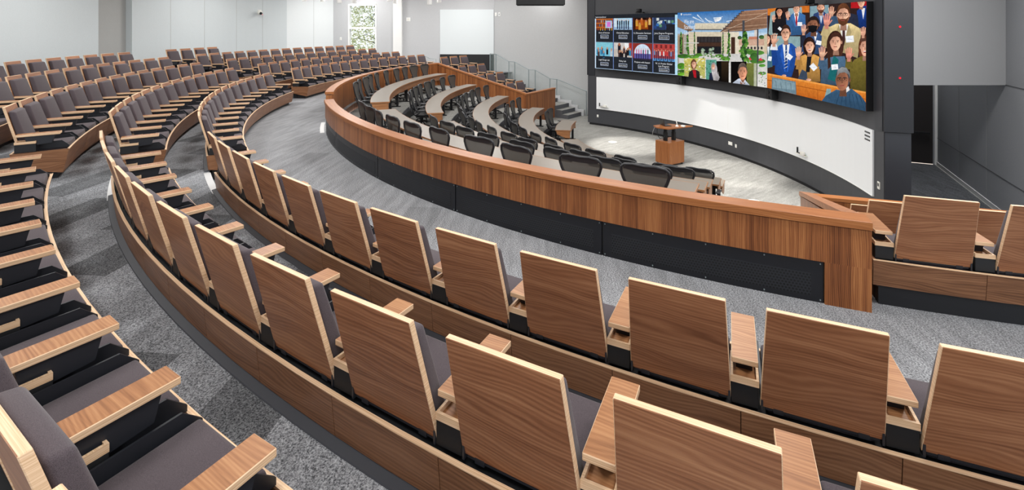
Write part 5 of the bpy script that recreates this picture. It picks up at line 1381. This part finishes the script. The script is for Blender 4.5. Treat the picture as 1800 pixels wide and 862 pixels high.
# ------------------------------------------------------------------ trees outside the window
rt = random.Random(11)
for k, (s, o_, h, r, lab) in enumerate(((along(622), 4.0, 3.6, 2.6, 'sunlit pale green tree seen through the left part of the window'), (along(660), 11.5, 3.0, 3.6, 'sunlit yellow green tree farther out, behind the right part of the window'))):
    q = WA + WD * s - WN * o_
    t = thing('tree', lab, 'tree', (q.x, q.y, -2.0), 0)
    bm = bmesh.new(); tube(bm, [(0, 0, 0), (.1, .1, 1.5), (0, .2, 3.0), (.2, .2, h + 2.2)], [.16, .13, .1, .05], 8)
    for j in range(16):
        a = rt.uniform(0, 6.28); z = rt.uniform(2.0, h + 2.2); L = rt.uniform(1.2, r)
        tube(bm, [(.05, .1, z), (L * .5 * cos(a), L * .5 * sin(a), z + .4), (L * cos(a), L * sin(a), z + rt.uniform(-.4, 1.0))], [.05, .03, .012], 5)
    obj('trunk', bm, M['bark'], t)
    bm = bmesh.new()
    for j in range(9500):
        a = rt.uniform(0, 6.28); u = rt.uniform(-1, 1); rr = r * rt.uniform(.25, 1) ** .6
        c = Vector((rr * sqrt(1 - u * u) * cos(a), rr * sqrt(1 - u * u) * sin(a), h + 1.2 + u * (h * .85)))
        if rt.random() < .35 and sin(c.x * 3 + c.z * 2) > .2: continue
        n1 = Vector((rt.uniform(-1, 1), rt.uniform(-1, 1), rt.uniform(-.6, .6))).normalized(); n2 = n1.cross(Vector((rt.uniform(-1, 1), rt.uniform(-1, 1), rt.uniform(-1, 1)))).normalized(); sz = rt.uniform(.05, .12)
        vs = [bm.verts.new(c + n1 * sz), bm.verts.new(c + n2 * sz * .5), bm.verts.new(c - n1 * sz), bm.verts.new(c - n2 * sz * .5)]; bm.faces.new(vs)
    obj('foliage', bm, M['leaf'], t)

# ------------------------------------------------------------------ light: ceiling luminaires, stage spots, daylight
def area(name, loc, size, power, col=(1, 1, 1), rot=(0, 0, 0), sy=None):
    l = bpy.data.lights.new(name, 'AREA'); l.energy = power; l.color = col; l.size = size
    if sy: l.shape = 'RECTANGLE'; l.size_y = sy
    o = bpy.data.objects.new(name, l); COL.objects.link(o); o.location = loc; o.rotation_euler = rot; return o
def spot(name, loc, tgt, power, ang, blend=.6, col=(1, .96, .9)):
    l = bpy.data.lights.new(name, 'SPOT'); l.energy = power; l.spot_size = rad(ang); l.spot_blend = blend; l.color = col; l.shadow_soft_size = .12
    o = bpy.data.objects.new(name, l); COL.objects.link(o); o.location = loc
    o.rotation_euler = (Vector(tgt) - Vector(loc)).to_track_quat('-Z', 'Y').to_euler(); return o
LP = 150
for R, angs in ((20.5, (-50, -30, -10, 10, 30, 46)), (15.6, (-52, -31, -10, 10, 31, 52)), (10.5, (-45, -15, 15, 45))):
    for f in angs:
        q = pol(R, f, ZC - .06); area('ceiling_area_light', q, 1.8, LP, (1, .985, .96), (0, 0, rad(f)), 1.0)
for x in (-4, 0, 4): area('ceiling_area_light', (x, -5.2, ZC - .06), 1.6, LP * .9, (1, .97, .93), (0, 0, 0), 1.0)
spot('stage_spot', (-2.6, -5.6, ZC - .2), (-2.5, -3.3, STAGE_Z), 3400, 26); spot('stage_spot', (1.6, -4.6, ZC - .2), (1.7, -2.2, STAGE_Z), 3000, 26)
spot('stage_spot', (3.6, -6.2, ZC - .2), (4.1, -3.4, STAGE_Z), 2600, 28)
spot('wall_spot', (.2, -3.4, ZC - .2), (-.4, -.9, -1.5), 900, 26)
for x, y, pw in ((9.2, -3.2, 420), (7.2, 2.0, 750), (4.2, 3.9, 400)): area('ceiling_area_light', (x, y, ZC - .06), 1.4, pw, (1, .985, .96), (0, 0, 0), .8)  # unseen area lights added to brighten the dark passage and bulkhead
for q, pw in (((-13.2, -13.5), 90), ((-12.6, -6.8), 90), ((-10.5, -3.6), 70)): area('ceiling_area_light', (*q, ZC - .06), 1.4, pw, (1, .985, .96), (0, 0, 0), .8)
W_ = bpy.data.worlds.new('daylight'); SC.world = W_; W_.use_nodes = True
bg = W_.node_tree.nodes['Background']; bg.inputs[0].default_value = (.88, .94, 1, 1); bg.inputs[1].default_value = 1.5
